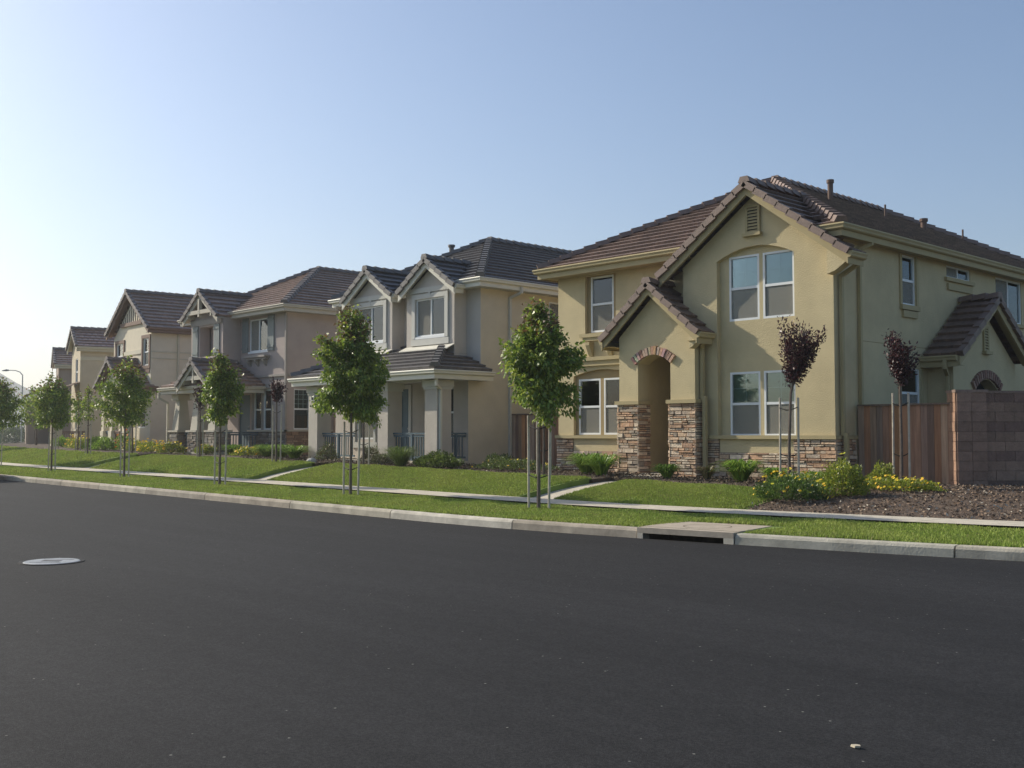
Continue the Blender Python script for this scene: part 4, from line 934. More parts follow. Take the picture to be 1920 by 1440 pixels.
# ================================================================ road furniture
def disc(name, label, cat, x, y, r, m, ring=None, slot=False, z=None):
    z = gz(x, y) if z is None else z
    E_ = empty(name, (x, y, z)); tag(E_, label, cat)
    a = MB(); a.lathe((x, y, z), [(0, .012), (r * .97, .012), (r, .006), (r, -.05)], 40); a.build('cover', m, E_)
    a = MB(); a.lathe((x, y, z), [(r + .008, .009), (r + .05, .009), (r + .06, -.02)], 40); a.build('rim', ring or 'metal', E_)
    if slot:
        a = MB(); d = V((.75, .66, 0)).normalized(); s = V((-d.y, d.x, 0)); a.obox(V((x, y, z + .0125)) - d * .12 - s * .05, d * .24, s * .10, Z * .002)
        for k in (-1, 1): a.obox(V((x, y, z + .0125)) + s * k * .17 - d * .2, d * .4, s * .014, Z * .002)
        a.build('slot_strips', 'tie', E_)  # black strips laid on the cover stand in for its dark slot and pattern
disc('manhole_cover', 'pale round manhole cover in the asphalt at left', 'manhole', -13.9, 5.17, .335, 'cover', 'tyre', True)
disc('valve_lid', 'greenish round valve lid in the bark mulch', 'valve lid', -7.0, 17.6, .15, 'lid', 'lid')
free()
S = empty('storm_drain', (-10.05, 13.1, .1)); tag(S, 'concrete storm drain inlet with a dark slot in the kerb', 'storm drain')
a0 = V((-10.845, yk(-10.845) - .005, 0)); b0 = V((-9.255, yk(-9.255) - .005, 0)); d = b0 - a0; dn = d.normalized(); s = V((-dn.y, dn.x, 0))
m = MB(); m.obox(a0 + Z * .085, d, s * .2, Z * .085); m.build('lintel', 'apron', S)
m = MB(); m.obox(a0 + s * .203 + Z * .10, d, s * 1.2, Z * .075)
c_ = a0 + d * .52 + s * .72
m.build('slab', 'apron', S)
m = MB()
for k in range(40):
    t0, t1 = 2 * math.pi * k / 40, 2 * math.pi * (k + 1) / 40
    P = lambda r, t: c_ + V((math.cos(t) * r, math.sin(t) * r, .177)); m.face([P(.36, t0), P(.36, t1), P(.375, t1), P(.375, t0)])
m.build('lid_joint', 'soil', S)
m = MB(); m.obox(a0 - Z * .1, dn * .10, s * .2, Z * .184); m.build('jamb', 'concrete', S); m = MB(); m.obox(b0 - Z * .1 - dn * .16, dn * .16, s * .2, Z * .184); m.build('jamb', 'concrete', S)
m = MB(); p = a0 + dn * .1 - Z * .3; q = d.length - .26
m.face([p + s * .9, p + s * .9 + dn * q, p + s * .9 + dn * q + Z * .4, p + s * .9 + Z * .4]); m.face([p, p + dn * q, p + dn * q + s * .9, p + s * .9])
m.face([p, p + s * .9, p + s * .9 + Z * .4, p + Z * .4]); m.face([p + dn * q, p + dn * q + s * .9, p + dn * q + s * .9 + Z * .4, p + dn * q + Z * .4]); m.build('chamber', 'soil', S)
free()
L_ = empty('street_lamp', (-109, 37.4, .8)); tag(L_, 'tall street lamp with a curved arm far down the street', 'street lamp')
m = MB(); m.tube([(-109, 37.4, .5), (-109, 37.4, 7.4)], [.08, .05], 10); m.tube([(-109, 37.4, 7.4), (-109.2, 37.2, 7.7), (-109.5, 36.9, 7.85), (-109.95, 36.4, 7.88)], [.05, .045, .04, .035], 8); m.build('pole', 'metal', L_)
m = MB(); m.tube([(-109.9, 36.45, 7.87), (-110.1, 36.25, 7.88), (-110.4, 35.95, 7.83)], [.05, .11, .05], 8); m.build('lamp_head', 'metal', L_)
free()
# parked car, only its tail corner reaches into the picture
x0, yc = -37.3, 11.25; z0 = zr(x0)
Cc = empty('parked_car', (x0 - 2.3, yc, z0)); tag(Cc, 'dark red car parked at the kerb, cut off by the left edge', 'car')
secs = [(0, .72, .50, .74, 1.02, .60), (.05, .82, .32, .78, 1.05, .66), (.5, .87, .26, .88, 1.07, .70), (1.0, .89, .24, .92, 1.10, .70), (3.2, .89, .24, .92, 1.0, .70), (4.1, .86, .26, .82, .88, .64), (4.55, .78, .34, .62, .70, .55)]
m = MB(); R3 = []
for dx, hw, zlo, zs_, zt, ht in secs:
    x = x0 - dx; prof = [(-hw * .92, zlo), (-hw, (zlo + zs_) / 2), (-hw * .97, zs_), (-ht, zt), (ht, zt), (hw * .97, zs_), (hw, (zlo + zs_) / 2), (hw * .92, zlo)]
    R3.append([V((x, yc + y, z0 + z)) for y, z in prof])
for i in range(len(R3) - 1):
    for k in range(8): m.face([R3[i][k], R3[i][(k + 1) % 8], R3[i + 1][(k + 1) % 8], R3[i + 1][k]])
m.face(R3[0][::-1]); m.face(R3[-1])
m.build('body', 'red', Cc, True)
cab = [(.45, 1.05, .70), (1.1, 1.40, .55), (2.0, 1.45, .56), (2.6, 1.42, .55), (3.35, 1.0, .70)]
m = MB(); rr = [[V((x0 - dx, yc - (.72 if zt > 1.1 else w2), z0 + 1.0)), V((x0 - dx, yc - w2, z0 + zt)), V((x0 - dx, yc + w2, z0 + zt)), V((x0 - dx, yc + (.72 if zt > 1.1 else w2), z0 + 1.0))] for dx, zt, w2 in cab]
for i in range(4):
    for k in range(3): m.face([rr[i][k], rr[i][k + 1], rr[i + 1][k + 1], rr[i + 1][k]])
m.build('windows', 'dark', Cc, True)
m = MB(); m.obox((x0 - 2.55, yc - .5, z0 + 1.44), (1.3, 0, 0), (0, 1.0, 0), (0, 0, .03)); m.build('roof', 'red', Cc)
for dx in (.95, 3.65):
    for sy in (-1, 1):
        m = MB(); c = V((x0 - dx, yc + sy * .80, z0 + .31)); m.tube([c - V((0, .1, 0)), c + V((0, .1, 0))], .31, 20); wv = m.build('wheel', 'tyre', Cc); m = MB(); m.tube([c - V((0, .105, 0)), c + V((0, .105, 0))], .19, 14); m.build('rim', 'metal', wv)
for sy in (-1, 1): m = MB(); m.box((x0 - .12, yc + sy * .5, z0 + .72), (x0 + .02, yc + sy * .79, z0 + .92)); m.build('tail_lamp', 'lamp', Cc)
free()
m = MB(); m.prism([(-2.88, 5.11, .004), (-2.85, 5.098, .004), (-2.83, 5.115, .004), (-2.845, 5.135, .004), (-2.865, 5.13, .004)], (.005, 0, .012)); m.c = [(.5, .44, .33)] * len(m.f); tag(m.build('dry_leaf', 'chip'), 'small pale leaf lying on the asphalt at lower right', 'leaf')
m = MB(); m.lathe((-29.3, 18.95, gz(-29.3, 18.95)), [(0, .13), (.09, .11), (.16, .05), (.17, -.02)], 9); m.c = [(.45, .44, .40)] * len(m.f); tag(m.build('rock', 'chip', smooth=True), 'pale rock by the path of the grey beige house', 'rock')
# far hill
m = MB(); NX, NY = 90, 12; ang = lambda i: math.radians(46.6) + math.atan(1.9 - 1.6 * i / NX)
def hz(i, j):
    a = 1.9 - 1.6 * i / NX; t = j / NY; prof = np.interp(a, [.30, .40, .445, .455, .475, .52, .62, .9, 1.3, 1.9], [0, 22, 46, 50, 62, 74, 80, 55, 26, 0]); return prof * math.sin(math.pi * t) ** .8 * (1 + .05 * math.sin(i * .7 + j * .9) * math.sin(j * 1.3 + i * .23))
g = [[V((-math.sin(ang(i)) * (780 + 60 * j), math.cos(ang(i)) * (780 + 60 * j), hz(i, j) - 3)) for j in range(NY + 1)] for i in range(NX + 1)]
for i in range(NX):
    for j in range(NY): m.face([g[i][j], g[i + 1][j], g[i + 1][j + 1], g[i][j + 1]])
tag(m.build('hill', 'hill', smooth=True), 'low hazy hill beyond the end of the street', 'hill', kind='structure')

# ================================================================ foliage
def kites(P, D, W, L, fold=.25):
    """P base points, D unit leaf directions, W widths, L lengths -> (4n,3)"""
    n = len(P); r = RNG.normal(size=(n, 3)); s = np.cross(D, r); s /= np.linalg.norm(s, axis=1)[:, None] + 1e-9; nn_ = np.cross(s, D)
    mid = P + D * (L * .45)[:, None]
    a = mid + s * (W * .5)[:, None] + nn_ * (W * fold)[:, None]; b = mid - s * (W * .5)[:, None] + nn_ * (W * fold)[:, None]; t = P + D * L[:, None] - nn_ * (L * .08)[:, None]
    return np.stack([P, a, t, b], 1).reshape(-1, 3)
def norm(a): return a / (np.linalg.norm(a, axis=1)[:, None] + 1e-9)
SWAY = V((.0, 0, 0))
def tree(name, cat, label, group, x, y, zc0, zc1, rad, n, leaf, kind, lean=(0, 0), stakes=1, ls=.1, th=None, off=.24):
    global OFF
    z0 = gz(x, y); T = empty(name, (x, y, z0)); tag(T, label, cat, group); OFF = V((0, 0, 0)); T.location = (x, y, z0); OFF = V((x, y, z0))
    h = zc1 - zc0; B = MB(); top = V((x + lean[0], y + lean[1], zc1 - h * .08)); r0 = th or .032; cb = V((x + lean[0] * .15, y + lean[1] * .15, zc0 + .12 * h))
    B.tube([(x, y, z0 - .05), (x + .01, y, z0 + (zc0 - z0) * .5), cb, cb.lerp(top, .5) + V((.02, 0, 0)), top], [r0 * 1.25, r0, r0 * .85, r0 * .5, .005], 7); B.build('trunk', 'bark', T, True)
    br = MB(); tips = []; nb = 26 if kind == 'pear' else 16
    for k in range(nb):
        t = (k + .5) / nb if kind == 'pear' else random.uniform(0, .3); a = k * 2.4 + random.uniform(-.4, .4)
        ax = cb.lerp(top, t * .9)
        if kind == 'pear':
            prof = (math.sin(math.pi * min(1, (t * .86 + .2)) ** .95)) ** .75; L2 = rad * prof * random.uniform(.62, 1.08)
            e_ = ax + V((math.cos(a) * L2, math.sin(a) * L2, h * random.uniform(.04, .16) - (.10 * h if t < .2 else 0)))
        else:
            t2 = random.uniform(.45, 1.03); L2 = rad * (.25 + .6 * t2) * random.uniform(.35, 1.0)
            e_ = cb + (top - cb) * t2 + V((math.cos(a) * L2, math.sin(a) * L2, random.uniform(-.05, .1)))
        br.tube([ax, ax.lerp(e_, .5) + V((0, 0, -.02 * h)), e_], [.011, .007, .003], 5, False); tips.append((ax, e_))
    br.build('limbs', 'bark', T)
    A = np.array([tuple(p[0]) for p in tips]); E = np.array([tuple(p[1]) for p in tips]); idx = RNG.integers(0, nb, n)
    wts = np.linalg.norm(E - A, axis=1); idx = RNG.choice(nb, n, p=wts / wts.sum())
    t = RNG.uniform(.12, 1.05, n) ** (.7 if kind == 'pear' else .8); P = A[idx] + (E[idx] - A[idx]) * t[:, None]
    # each limb carries several twig clusters; leaves gather round them and leave gaps between
    ncl = 9; cl = RNG.normal(size=(nb, ncl, 3)) * (rad * (.16 if kind == 'pear' else .075)); ci = RNG.integers(0, ncl, n)
    P = P + cl[idx, ci] + RNG.normal(size=(n, 3)) * (.055 if kind == 'pear' else .05)
    ctr = np.array([x + lean[0] * .5, y + lean[1] * .5, (zc0 + zc1) / 2]); out = norm(P - ctr)
    if kind == 'pear': D = norm(out * .55 + RNG.normal(size=(n, 3)) * .55 + np.array([0, 0, -.55]))
    else: D = norm(out * .4 + RNG.normal(size=(n, 3)) * .5 + np.array([.1, 0, .35]))
    Ls = ls * RNG.uniform(.65, 1.2, n); Vt = kites(P - np.array(OFF), D, Ls * (.52 if kind == 'pear' else .48), Ls)
    b = RNG.uniform(.65, 1.35, n)[:, None]
    if kind == 'pear':
        c = np.array([.165, .245, .038]) * b; yl = RNG.random(n) < .33; c[yl] = np.array([.31, .37, .06]) * b[yl]
        hi = (P[:, 2] > zc0 + h * .72) & (RNG.random(n) < .3); c[hi] = np.array([.17, .10, .04]) * b[hi]
    elif kind == 'lime': c = np.array([.12, .19, .028]) * b; yl = RNG.random(n) < .3; c[yl] = np.array([.065, .12, .02]) * b[yl]
    else:
        c = np.array([.040, .014, .018]) * b; rd = RNG.random(n) < .25; c[rd] = np.array([.10, .025, .028]) * b[rd]
    np_mesh('crown', Vt, 0, c, leaf, T, 4)
    if stakes:
        for k, (dx, dy) in enumerate(((-off, -.02), (off, .04))):
            s = MB(); tx = dx * random.uniform(.9, 1.15); zt = z0 + (zc0 - z0) * 1.0 + .12; s.tube([(x + dx, y + dy, z0 - .05), (x + tx, y + dy + .02, zt)], .024, 8); s.build('stake', 'stake', T, True)
        for zt in (z0 + .62, z0 + (zc0 - z0) * .93):
            s = MB(); s.tube([(x - off, y - .02, zt + .03), (x - .04, y - .03, zt - .02), (x, y, zt - .02), (x + .04, y + .03, zt - .02), (x + off, y + .04, zt + .04)], .011, 5); s.build('tie', 'tie', T)
    free(); return T
GP = 'staked young pear trees along the verge'; GY = 'young staked trees on the lawns'
tree('pear_tree', 'tree', 'dark leafy staked pear tree on the verge before the yellow house, nearest of the row', GP, -14.6, 14.5, 1.85, 4.15, .72, 12000, 'leaf', 'pear', (.1, 0))
tree('pear_tree', 'tree', 'tall staked pear tree on the verge before the blue railed porch', GP, -20.5, 14.3, 1.78, 4.42, .80, 13500, 'leaf', 'pear', (.12, 0))
tree('pear_tree', 'tree', 'narrow light green staked tree on the verge before the mauve house', GP, -26.7, 14.35, 1.8, 3.85, .46, 5600, 'leaf', 'lime' if 0 else 'pear', (.02, 0))
tree('pear_tree', 'tree', 'staked pear tree on the verge before the cream gabled house', GP, -33.0, 14.45, 1.75, 4.0, .76, 6000, 'leaf', 'pear', (.05, 0), ls=.1)
tree('pear_tree', 'tree', 'round staked pear tree, second from the left of the verge row', GP, -39.6, 14.65, 1.75, 3.75, .74, 4800, 'leaf', 'pear', ls=.11)
tree('pear_tree', 'tree', 'staked pear tree at the left edge of the verge row', GP, -46.6, 15.1, 1.8, 3.95, .88, 5000, 'leaf', 'pear', ls=.12)
tree('plum_tree', 'tree', 'dark purple leaning plum tree staked before the right corner of the yellow house', 'staked purple plum trees', -12.35, 19.6, 2.25, 4.0, .56, 3600, 'plum', 'plum', (.42, 0), ls=.075, off=.2)
tree('plum_tree', 'tree', 'small purple plum tree staked before the plank fence', 'staked purple plum trees', -10.75, 21.3, 2.35, 3.72, .44, 2300, 'plum', 'plum', (.02, 0), ls=.075, off=.16)
tree('plum_tree', 'tree', 'small purple plum tree staked before the mauve house', 'staked purple plum trees', -30.7, 18.5, 2.45, 3.4, .36, 900, 'plum', 'plum', (0, 0), ls=.09, off=.2)
tree('plum_tree', 'tree', 'thin purple plum tree beside the tapered porch column', 'staked purple plum trees', -36.1, 18.6, 2.2, 3.4, .28, 500, 'plum', 'plum', (0, 0), ls=.09, off=.15)
tree('young_tree', 'tree', 'young staked tree on the lawn behind the nearest pear tree', GY, -18.75, 18.8, 2.1, 3.7, .5, 1400, 'leaf', 'pear', off=.2)
tree('young_tree', 'tree', 'young staked tree on the lawn behind the tall pear tree', GY, -26.3, 18.8, 2.1, 3.6, .5, 1200, 'leaf', 'pear', off=.22)
tree('young_tree', 'tree', 'young staked tree on the lawn before the cream gabled house', GY, -42.2, 18.8, 2.0, 3.4, .45, 900, 'leaf', 'pear', off=.22, ls=.11)
tree('young_tree', 'tree', 'thin young tree on the lawn right of the shiny roofed house', GY, -45.2, 18.2, 2.1, 3.6, .3, 420, 'leaf', 'pear', off=.2, ls=.12)
tree('young_tree', 'tree', 'young tree on the lawn before the tan house, left of the thin one', GY, -48.8, 19.2, 2.0, 3.5, .35, 500, 'leaf', 'pear', off=.2, ls=.12)
tree('plum_tree', 'tree', 'purple plum tree farthest left, between two pear crowns', 'staked purple plum trees', -52.5, 19.6, 1.9, 3.3, .6, 900, 'plum', 'plum', off=.2, ls=.13)
for i, (x, y, zt, r, lb) in enumerate([(-60, 18.2, 4.0, .9, 'leafy verge tree behind the left edge pear tree'), (-72, 21.0, 4.3, 1.1, 'leafy verge tree far down the street, second last'), (-84, 26.5, 4.4, 1.2, 'leafy verge tree farthest down the street'), (-66, 23.5, 4.6, 1.2, 'yard tree before the taupe house')]):
    tree('street_tree', 'tree', lb, 'leafy trees far down the street', x, y, 2.0, zt, r, 1800, 'leaf', 'pear', stakes=0, ls=.17, th=.06)
def hedge_blob(name, label, cat, x, y, rx, ry, h, n, cols, ls=.05, group=None, flower=None, nf=0, up=.5, mat_='leaf', fs=.03):
    global OFF
    z0 = gz(x, y); T = empty(name, (x, y, z0)); tag(T, label, cat, group)
    u = RNG.normal(size=(n, 3)); u = norm(u); u[:, 2] = np.abs(u[:, 2]); r = RNG.uniform(.35, 1.0, n) ** .5
    lump = 1 + .16 * np.sin(u[:, 0] * 7 + x) * np.cos(u[:, 1] * 6 + y) + .1 * np.sin(u[:, 2] * 9 + x * 3)
    P = u * (r * lump)[:, None] * np.array([rx, ry, h]); D = norm(u * .6 + RNG.normal(size=(n, 3)) * .45 + np.array([0, 0, up]))
    Ls = ls * RNG.uniform(.6, 1.3, n); Vt = kites(P, D, Ls * .45, Ls); c = np.array(cols)[RNG.integers(0, len(cols), n)] * RNG.uniform(.7, 1.3, n)[:, None]
    np_mesh('foliage', Vt, 0, c, mat_, T, 4)
    s = MB()
    for k in range(9):
        a = k * .7; s.tube([(x, y, z0 - .03), (x + math.cos(a) * rx * .3, y + math.sin(a) * ry * .3, z0 + h * .35), (x + math.cos(a) * rx * .7, y + math.sin(a) * ry * .7, z0 + h * .62)], [.012, .008, .004], 5, False)
    s.build('stems', 'bark', T)
    if nf:
        f = MB()
        for k in range(nf):
            v = V(RNG.normal(size=3)).normalized(); v.z = abs(v.z) * 1.2 + .1; lm = 1 + .16 * math.sin(v.x * 7 + x) * math.cos(v.y * 6 + y)
            p = V((x, y, z0)) + V((v.x * rx * 1.0, v.y * ry * 1.0, v.z * h * .95)) * lm; nr = (V((random.gauss(-.3, .5), random.gauss(-.5, .5), 1))).normalized(); t1 = nr.cross(V((1, 0, .1))).normalized(); t2 = nr.cross(t1)
            q = fs * random.uniform(.7, 1.25); f.cc = tuple(c_ * random.uniform(.8, 1.15) for c_ in random.choice(flower))
            f.face([p + nr * .015 + (t1 * math.cos(w2) + t2 * math.sin(w2)) * (q if j % 2 == 0 else q * .62) for j, w2 in enumerate([2 * math.pi * j / 12 for j in range(12)])])
        f.build('blossoms', 'flower', T)
    free(); return T
def strap_clump(name, label, x, y, r, h, n, cols, group=None, wd=.03):
    z0 = gz(x, y) - .02; T = empty(name, (x, y, z0)); tag(T, label, 'plant', group)
    a = RNG.uniform(0, 2 * math.pi, n); rr = r * RNG.uniform(.4, 1.3, n); hh = h * RNG.uniform(.5, 1.0, n); b0_ = np.stack([np.cos(a), np.sin(a), 0 * a], 1) * (r * .25 * RNG.uniform(0, 1, n))[:, None]
    dirs = np.stack([np.cos(a), np.sin(a), 0 * a], 1); sd_ = np.stack([-np.sin(a), np.cos(a), 0 * a], 1); q = []
    prm = [(0, 0, .8), (.28, .62, 1.0), (.62, .95, .8), (1.0, .78, .12)]
    st_ = [(b0_ + dirs * (rr * p)[:, None] + np.array([0, 0, 1]) * (hh * zz)[:, None], wd * wf) for p, zz, wf in prm]
    for (p0, w0), (p1, w1) in zip(st_, st_[1:]): q.append(np.stack([p0 - sd_ * w0 / 2, p0 + sd_ * w0 / 2, p1 + sd_ * w1 / 2, p1 - sd_ * w1 / 2], 1).reshape(-1, 3))
    c = np.array(cols)[RNG.integers(0, len(cols), n)] * RNG.uniform(.75, 1.25, n)[:, None]
    np_mesh('leaves', np.concatenate(q), 0, np.concatenate([c] * 3), 'blade', T, 4)
    s = MB(); s.lathe((x, y, z0), [(0, .09), (.05, .07), (.08, 0)], 8); s.build('crown_base', 'soil', T)
    free(); return T
GR = [(.20, .33, .04), (.26, .38, .05), (.13, .24, .03)]; YG = [(.26, .32, .04), (.18, .25, .035), (.33, .35, .05)]; DG = [(.09, .135, .035), (.13, .17, .05)]; YL = [(.75, .50, .03), (.80, .58, .05)]; BRN = [(.11, .075, .04), (.075, .085, .035)]
G1 = 'strap leaved clumps in the planting beds'; G2 = 'flowering shrubs in the planting beds'
CL = [(-17.7, 19.75, .55, .56, 'large bright green strap leaved clump left of the yellow house step'), (-18.55, 20.15, .55, .55, 'green strap leaved clump under the left ground window of the yellow house'),
      (-15.75, 19.85, .38, .36, 'small strap leaved clump right of the yellow house step'), (-13.95, 20.2, .55, .52, 'bright strap leaved clump under the right windows of the yellow house'),
      (-13.2, 20.4, .4, .36, 'low strap leaved clump just left of the leaning plum tree'),
      (-31.5, 19.7, .55, .5, 'lime strap leaved clump at the left column of the grey beige porch'), (-32.7, 19.9, .55, .5, 'middle lime clump between the mauve house corner and the grey beige porch'), (-34.0, 20.1, .5, .45, 'lime clump under the mauve house corner window'),
      (-36.9, 20.3, .5, .42, 'lime clump right of the mauve porch'), (-35.4, 21.0, .5, .45, 'green clump at the stone corner of the mauve house')]
for x, y, r, h, lb in CL: strap_clump('strap_leaf_clump', lb, x, y, r, h, int(260 * r / .5), GR, G1)
strap_clump('strap_leaf_clump', 'dry straw coloured clump between the porch downspout and the stone corner', -14.95, 20.3, .3, .34, 110, [(.28, .22, .10), (.16, .17, .05)], G1)
strap_clump('grass_clump', 'tall fine bladed grass clump before the middle column of the grey beige porch', -25.0, 19.2, .62, .62, 520, [(.15, .22, .05), (.19, .25, .07)], None, .012)
hedge_blob('daisy_bush', 'low bush dotted with yellow daisies at the sidewalk edge', 'bush', -11.25, 17.85, .75, .5, .42, 4200, [(.075, .14, .03), (.12, .19, .04)], .05, G2, YL, 62, fs=.035)
hedge_blob('daisy_bush', 'yellow flowering bush behind the daisy bush at the plum tree foot', 'bush', -11.75, 18.8, .6, .4, .34, 2200, [(.12, .19, .035), (.17, .24, .045)], .05, G2, YL, 26)
hedge_blob('shrub', 'rounded yellow green shrub before the corner downspout', 'shrub', -10.55, 18.6, .46, .42, .58, 3600, YG, .055, G2, [(.55, .48, .04)], 24)
hedge_blob('shrub', 'small yellow green shrub at the foot of the plank fence', 'shrub', -10.75, 20.5, .32, .3, .42, 1500, YG, .05, G2)
hedge_blob('flower_mat', 'wide mat of yellow flowers before the plank fence', 'flowers', -10.0, 19.75, .85, .42, .20, 3200, YG, .045, G2, YL, 98, fs=.032)
hedge_blob('flower_mat', 'thin green mat between the shrub and the daisy bush', 'flowers', -12.4, 20.7, .7, .4, .22, 1600, GR, .05, G2, YL, 10)
hedge_blob('groundcover', 'low leafy row before the right column of the grey beige porch', 'plants', -23.5, 19.35, .95, .4, .38, 3400, [(.14, .19, .045), (.10, .15, .03)], .07, G2, [(.6, .5, .35)], 8)
hedge_blob('groundcover', 'dull green groundcover with yellow specks before the cedar fence', 'plants', -21.0, 19.9, 1.4, .5, .24, 3600, DG, .05, G2, YL, 36)
hedge_blob('groundcover', 'dark spreading plant at the side wall of the grey beige house', 'plants', -22.6, 20.9, .6, .4, .34, 1500, DG, .06, G2)
hedge_blob('round_shrub', 'round reddish green shrub before the left blue railing', 'shrub', -29.6, 19.75, .36, .36, .52, 1900, BRN + DG, .045, G2)
hedge_blob('round_shrub', 'round reddish green shrub left of the middle column', 'shrub', -27.2, 19.75, .38, .36, .46, 1900, BRN + DG, .045, G2)
hedge_blob('round_shrub', 'low grey green plant beside the tall grass clump', 'shrub', -26.2, 19.4, .45, .3, .3, 1300, [(.12, .13, .07), (.09, .10, .05)], .05, G2)
FB = [(-35.1, 20.0, .8, .28, 'yellow flowers at the foot of the mauve house window', 40), (-38.3, 20.0, .5, .3, 'yellow flowers right of the mauve house step', 26), (-40.6, 19.7, .9, .4, 'yellow flowers before the stone pedestals', 70), (-42.8, 19.9, 1.0, .42, 'yellow flowers at the downspout of the mauve porch', 80),
      (-45.0, 20.2, .9, .45, 'yellow flowers before the cream house side wall', 60), (-51.8, 20.6, 1.0, .5, 'yellow flower bed before the tan house, right half', 80), (-53.8, 21.1, 1.0, .5, 'yellow flower bed before the tan house, left half', 80)]
for x, y, r, h, lb, nf in FB: hedge_blob('flower_bed', lb, 'flowers', x, y, r, .45, h, 1600, YG, .07, 'yellow flowers before the houses', YL, nf, fs=.05)
hedge_blob('orange_flowers', 'orange flowering plant at the brown railing of the cream house', 'flowers', -47.3, 20.7, .5, .4, .75, 900, GR, .08, G2, [(.75, .22, .04), (.8, .3, .05)], 40, fs=.06)
for x, y, lb in [(-48.5, 20.3, 'bright green shrub before the cream house porch'), (-50.2, 20.6, 'bright green shrub left of the cream house porch'), (-57.5, 21.8, 'green shrub before the taupe house, at the sidewalk bend')]:
    hedge_blob('green_shrub', lb, 'shrub', x, y, .8, .5, .5, 1500, GR, .09, 'green shrubs down the street')
for x, y, r, h, lb in [(-150, 51, 4.5, 2.2, 'dark hedge at the far end of the street'), (-160, 52.5, 5, 2.6, 'dark clump beyond the far hedge at the left edge'), (-140, 51, 4.0, 2.0, 'dark bush left of the far grey roof')]:
    hedge_blob('hedge', lb, 'hedge', x, y, r, r * .6, h, 2600, [(.04, .06, .02), (.06, .09, .025)], .3)

# ================================================================ grass and mulch, too many to count
def scatter_grass(name, lab, regions, m):
    Vs, Cs = [], []
    for x0, x1, t0, t1, yend, n, hgt in regions:
        X = RNG.uniform(x0, x1, n)
        YK = np.array([yk(v) for v in np.linspace(x0, x1, 200)]); yk_ = np.interp(X, np.linspace(x0, x1, 200), YK)
        A_ = yk_ + t0; B_ = (yk_ + t1) if yend is None else np.full(n, yend) + np.where(X < -45, yk_ - 12.45, 0)
        Y = A_ + (B_ - A_) * RNG.random(n); ZB = np.interp(X, [-120, -60, -50, -36, -26, -20, -12, 20], [1.1, 1.0, .93, .86, .75, .66, .56, .56])
        t = Y - yk_; z = np.clip((-X - 14) * .004, 0, .5); s = np.clip((t - 3.85) / 3.7, 0, 1); s = s * (2 - s)
        z = np.where(t < 2.75, z + .15 + .04 * t / 2.75, np.where(t < 3.85, z + .2, z + .2 + s * (ZB - z - .2)))
        P = np.stack([X, Y, z - .004], 1); D = norm(RNG.normal(size=(n, 3)) * .38 + np.array([0, 0, 1])); sd_ = RNG.normal(size=(n, 3)); sd_[:, 2] = 0; sd_ = norm(sd_)
        H_ = hgt * .85 * RNG.uniform(.55, 1.25, n) * (1 + .25 * np.sin(X * 3.1 + Y * 2.3)); w = (.009 + .0004 * (-X))[:, None]
        Vs.append(np.stack([P - sd_ * w, P + sd_ * w, P + D * H_[:, None]], 1).reshape(-1, 3))
        pt = .5 + .3 * np.sin(X * 1.7 + np.sin(Y * 2.1) * 1.3) * np.sin(Y * 1.9 + X * .6) + .2 * np.sin(X * .53 + 1.3 * np.sin(Y * 1.1)) * np.sin(Y * .8 + X * .31)
        c = (np.array([.24, .33, .06])[None] * (1 - pt)[:, None] + np.array([.33, .38, .085])[None] * pt[:, None]) * RNG.uniform(.65, 1.3, n)[:, None]
        dry = RNG.random(n) < .05 + .16 * np.clip(np.sin(X * 2.3 + 2 * np.sin(Y * 1.7 + X * .4)) * np.sin(Y * 2.9 + np.sin(X * 1.1) * 2) - .35, 0, 1); c[dry] = np.array([.30, .27, .11]) * RNG.uniform(.7, 1.2, dry.sum())[:, None]; Cs.append(c)
    o = np_mesh(name, np.concatenate(Vs), 0, np.concatenate(Cs), m, None, 3); tag(o, lab[0], lab[1], kind='stuff')
scatter_grass('verge_grass', ('short green grass on the verge', 'grass'), [(-9.2, 1.5, .19, 2.74, None, 70000, .06), (-22, -10.9, .19, 2.74, None, 90000, .055), (-10.9, -9.2, 1.42, 2.74, None, 7000, .065), (-36, -22, .19, 2.74, None, 60000, .055), (-60, -36, .19, 2.74, None, 40000, .06)], 'grassm')
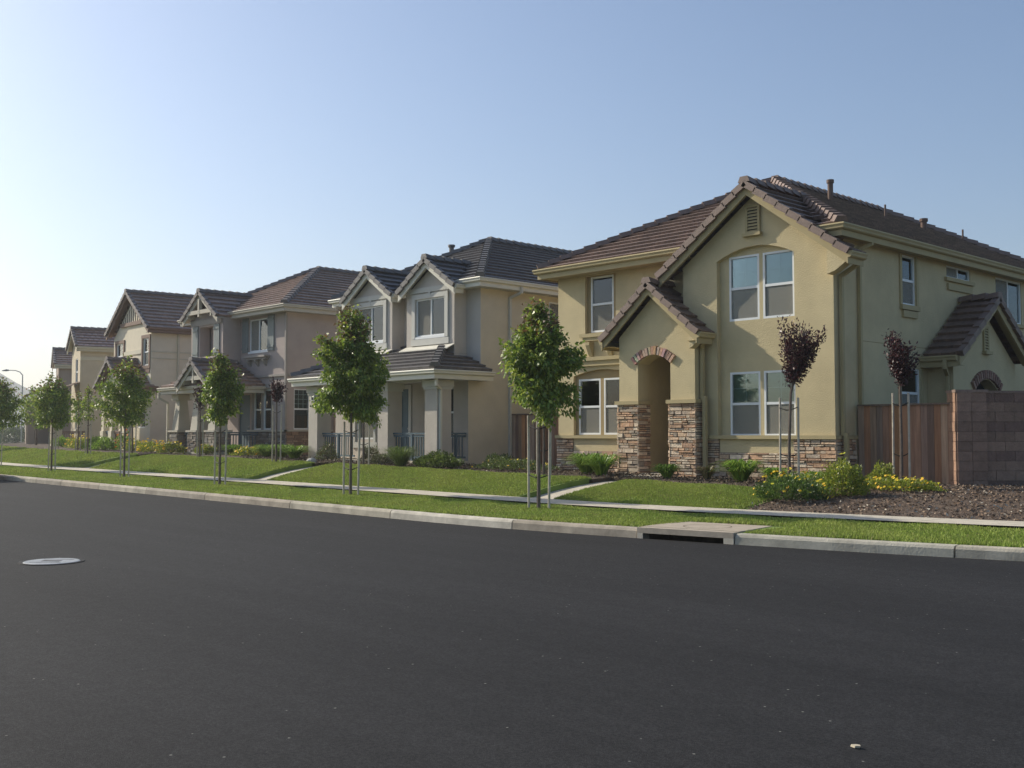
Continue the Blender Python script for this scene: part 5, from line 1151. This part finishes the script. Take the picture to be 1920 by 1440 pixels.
scatter_grass('lawn_grass', ('short green grass on the front lawns', 'grass'), [(-16.03, -11.55, 3.87, 0, 18.75, 60000, .06), (-27.65, -17.2, 3.87, 0, 18.8, 80000, .055), (-40.4, -28.9, 3.87, 0, 18.8, 60000, .055), (-70, -41.7, 3.87, 0, 18.8, 60000, .07)], 'grassm')
def chips(name, lab, x0, x1, y0, y1, n, cols, sz, cond=None):
    X = RNG.uniform(x0, x1, n); Y = RNG.uniform(y0, y1, n); t = Y - np.array([yk(v) for v in X]); k = t > 3.92; X, Y = X[k], Y[k]; n = len(X)
    Zc = np.array([gz(a, b) for a, b in zip(X, Y)]); P = np.stack([X, Y, Zc + .008], 1); D = norm(RNG.normal(size=(n, 3)) * np.array([1, 1, .35])); L2 = sz * RNG.uniform(.4, 1.3, n)
    c = np.array(cols)[RNG.choice(len(cols), n, p=[.38, .34, .2, .08])] * RNG.uniform(.7, 1.3, n)[:, None]
    tag(np_mesh(name, kites(P, D, L2 * .5, L2, .1), 0, c, 'chip', None, 4), lab, 'mulch', kind='stuff')
chips('bark_chips', 'brown and pale bark chips covering the corner bed', -12.2, 2, 16.8, 23, 26000, [(.14, .095, .065), (.20, .14, .10), (.28, .21, .15), (.48, .43, .35)], .06)
chips('bed_litter', 'dry litter on the soil before the houses', -34, -12, 18.85, 21.2, 9000, [(.08, .055, .04), (.12, .085, .055), (.18, .14, .09), (.3, .26, .2)], .06)

# ================================================================ the late afternoon air
m = MB(); m.box((-1500, -60, -1.4), (60, 1500, 100)); hzo = m.build('haze', 'plain'); tag(hzo, 'thin pale afternoon haze', 'haze', kind='stuff')
hm = bpy.data.materials.new('haze_air'); hm.use_nodes = True; n = hm.node_tree.nodes; n.remove(n['Principled BSDF']); pv = n.new('ShaderNodeVolumePrincipled')
pv.inputs['Color'].default_value = (.93, .96, 1, 1); pv.inputs['Density'].default_value = .0006; pv.inputs['Anisotropy'].default_value = .4
hm.node_tree.links.new(pv.outputs[0], n['Material Output'].inputs['Volume']); hzo.data.materials.clear(); hzo.data.materials.append(hm)
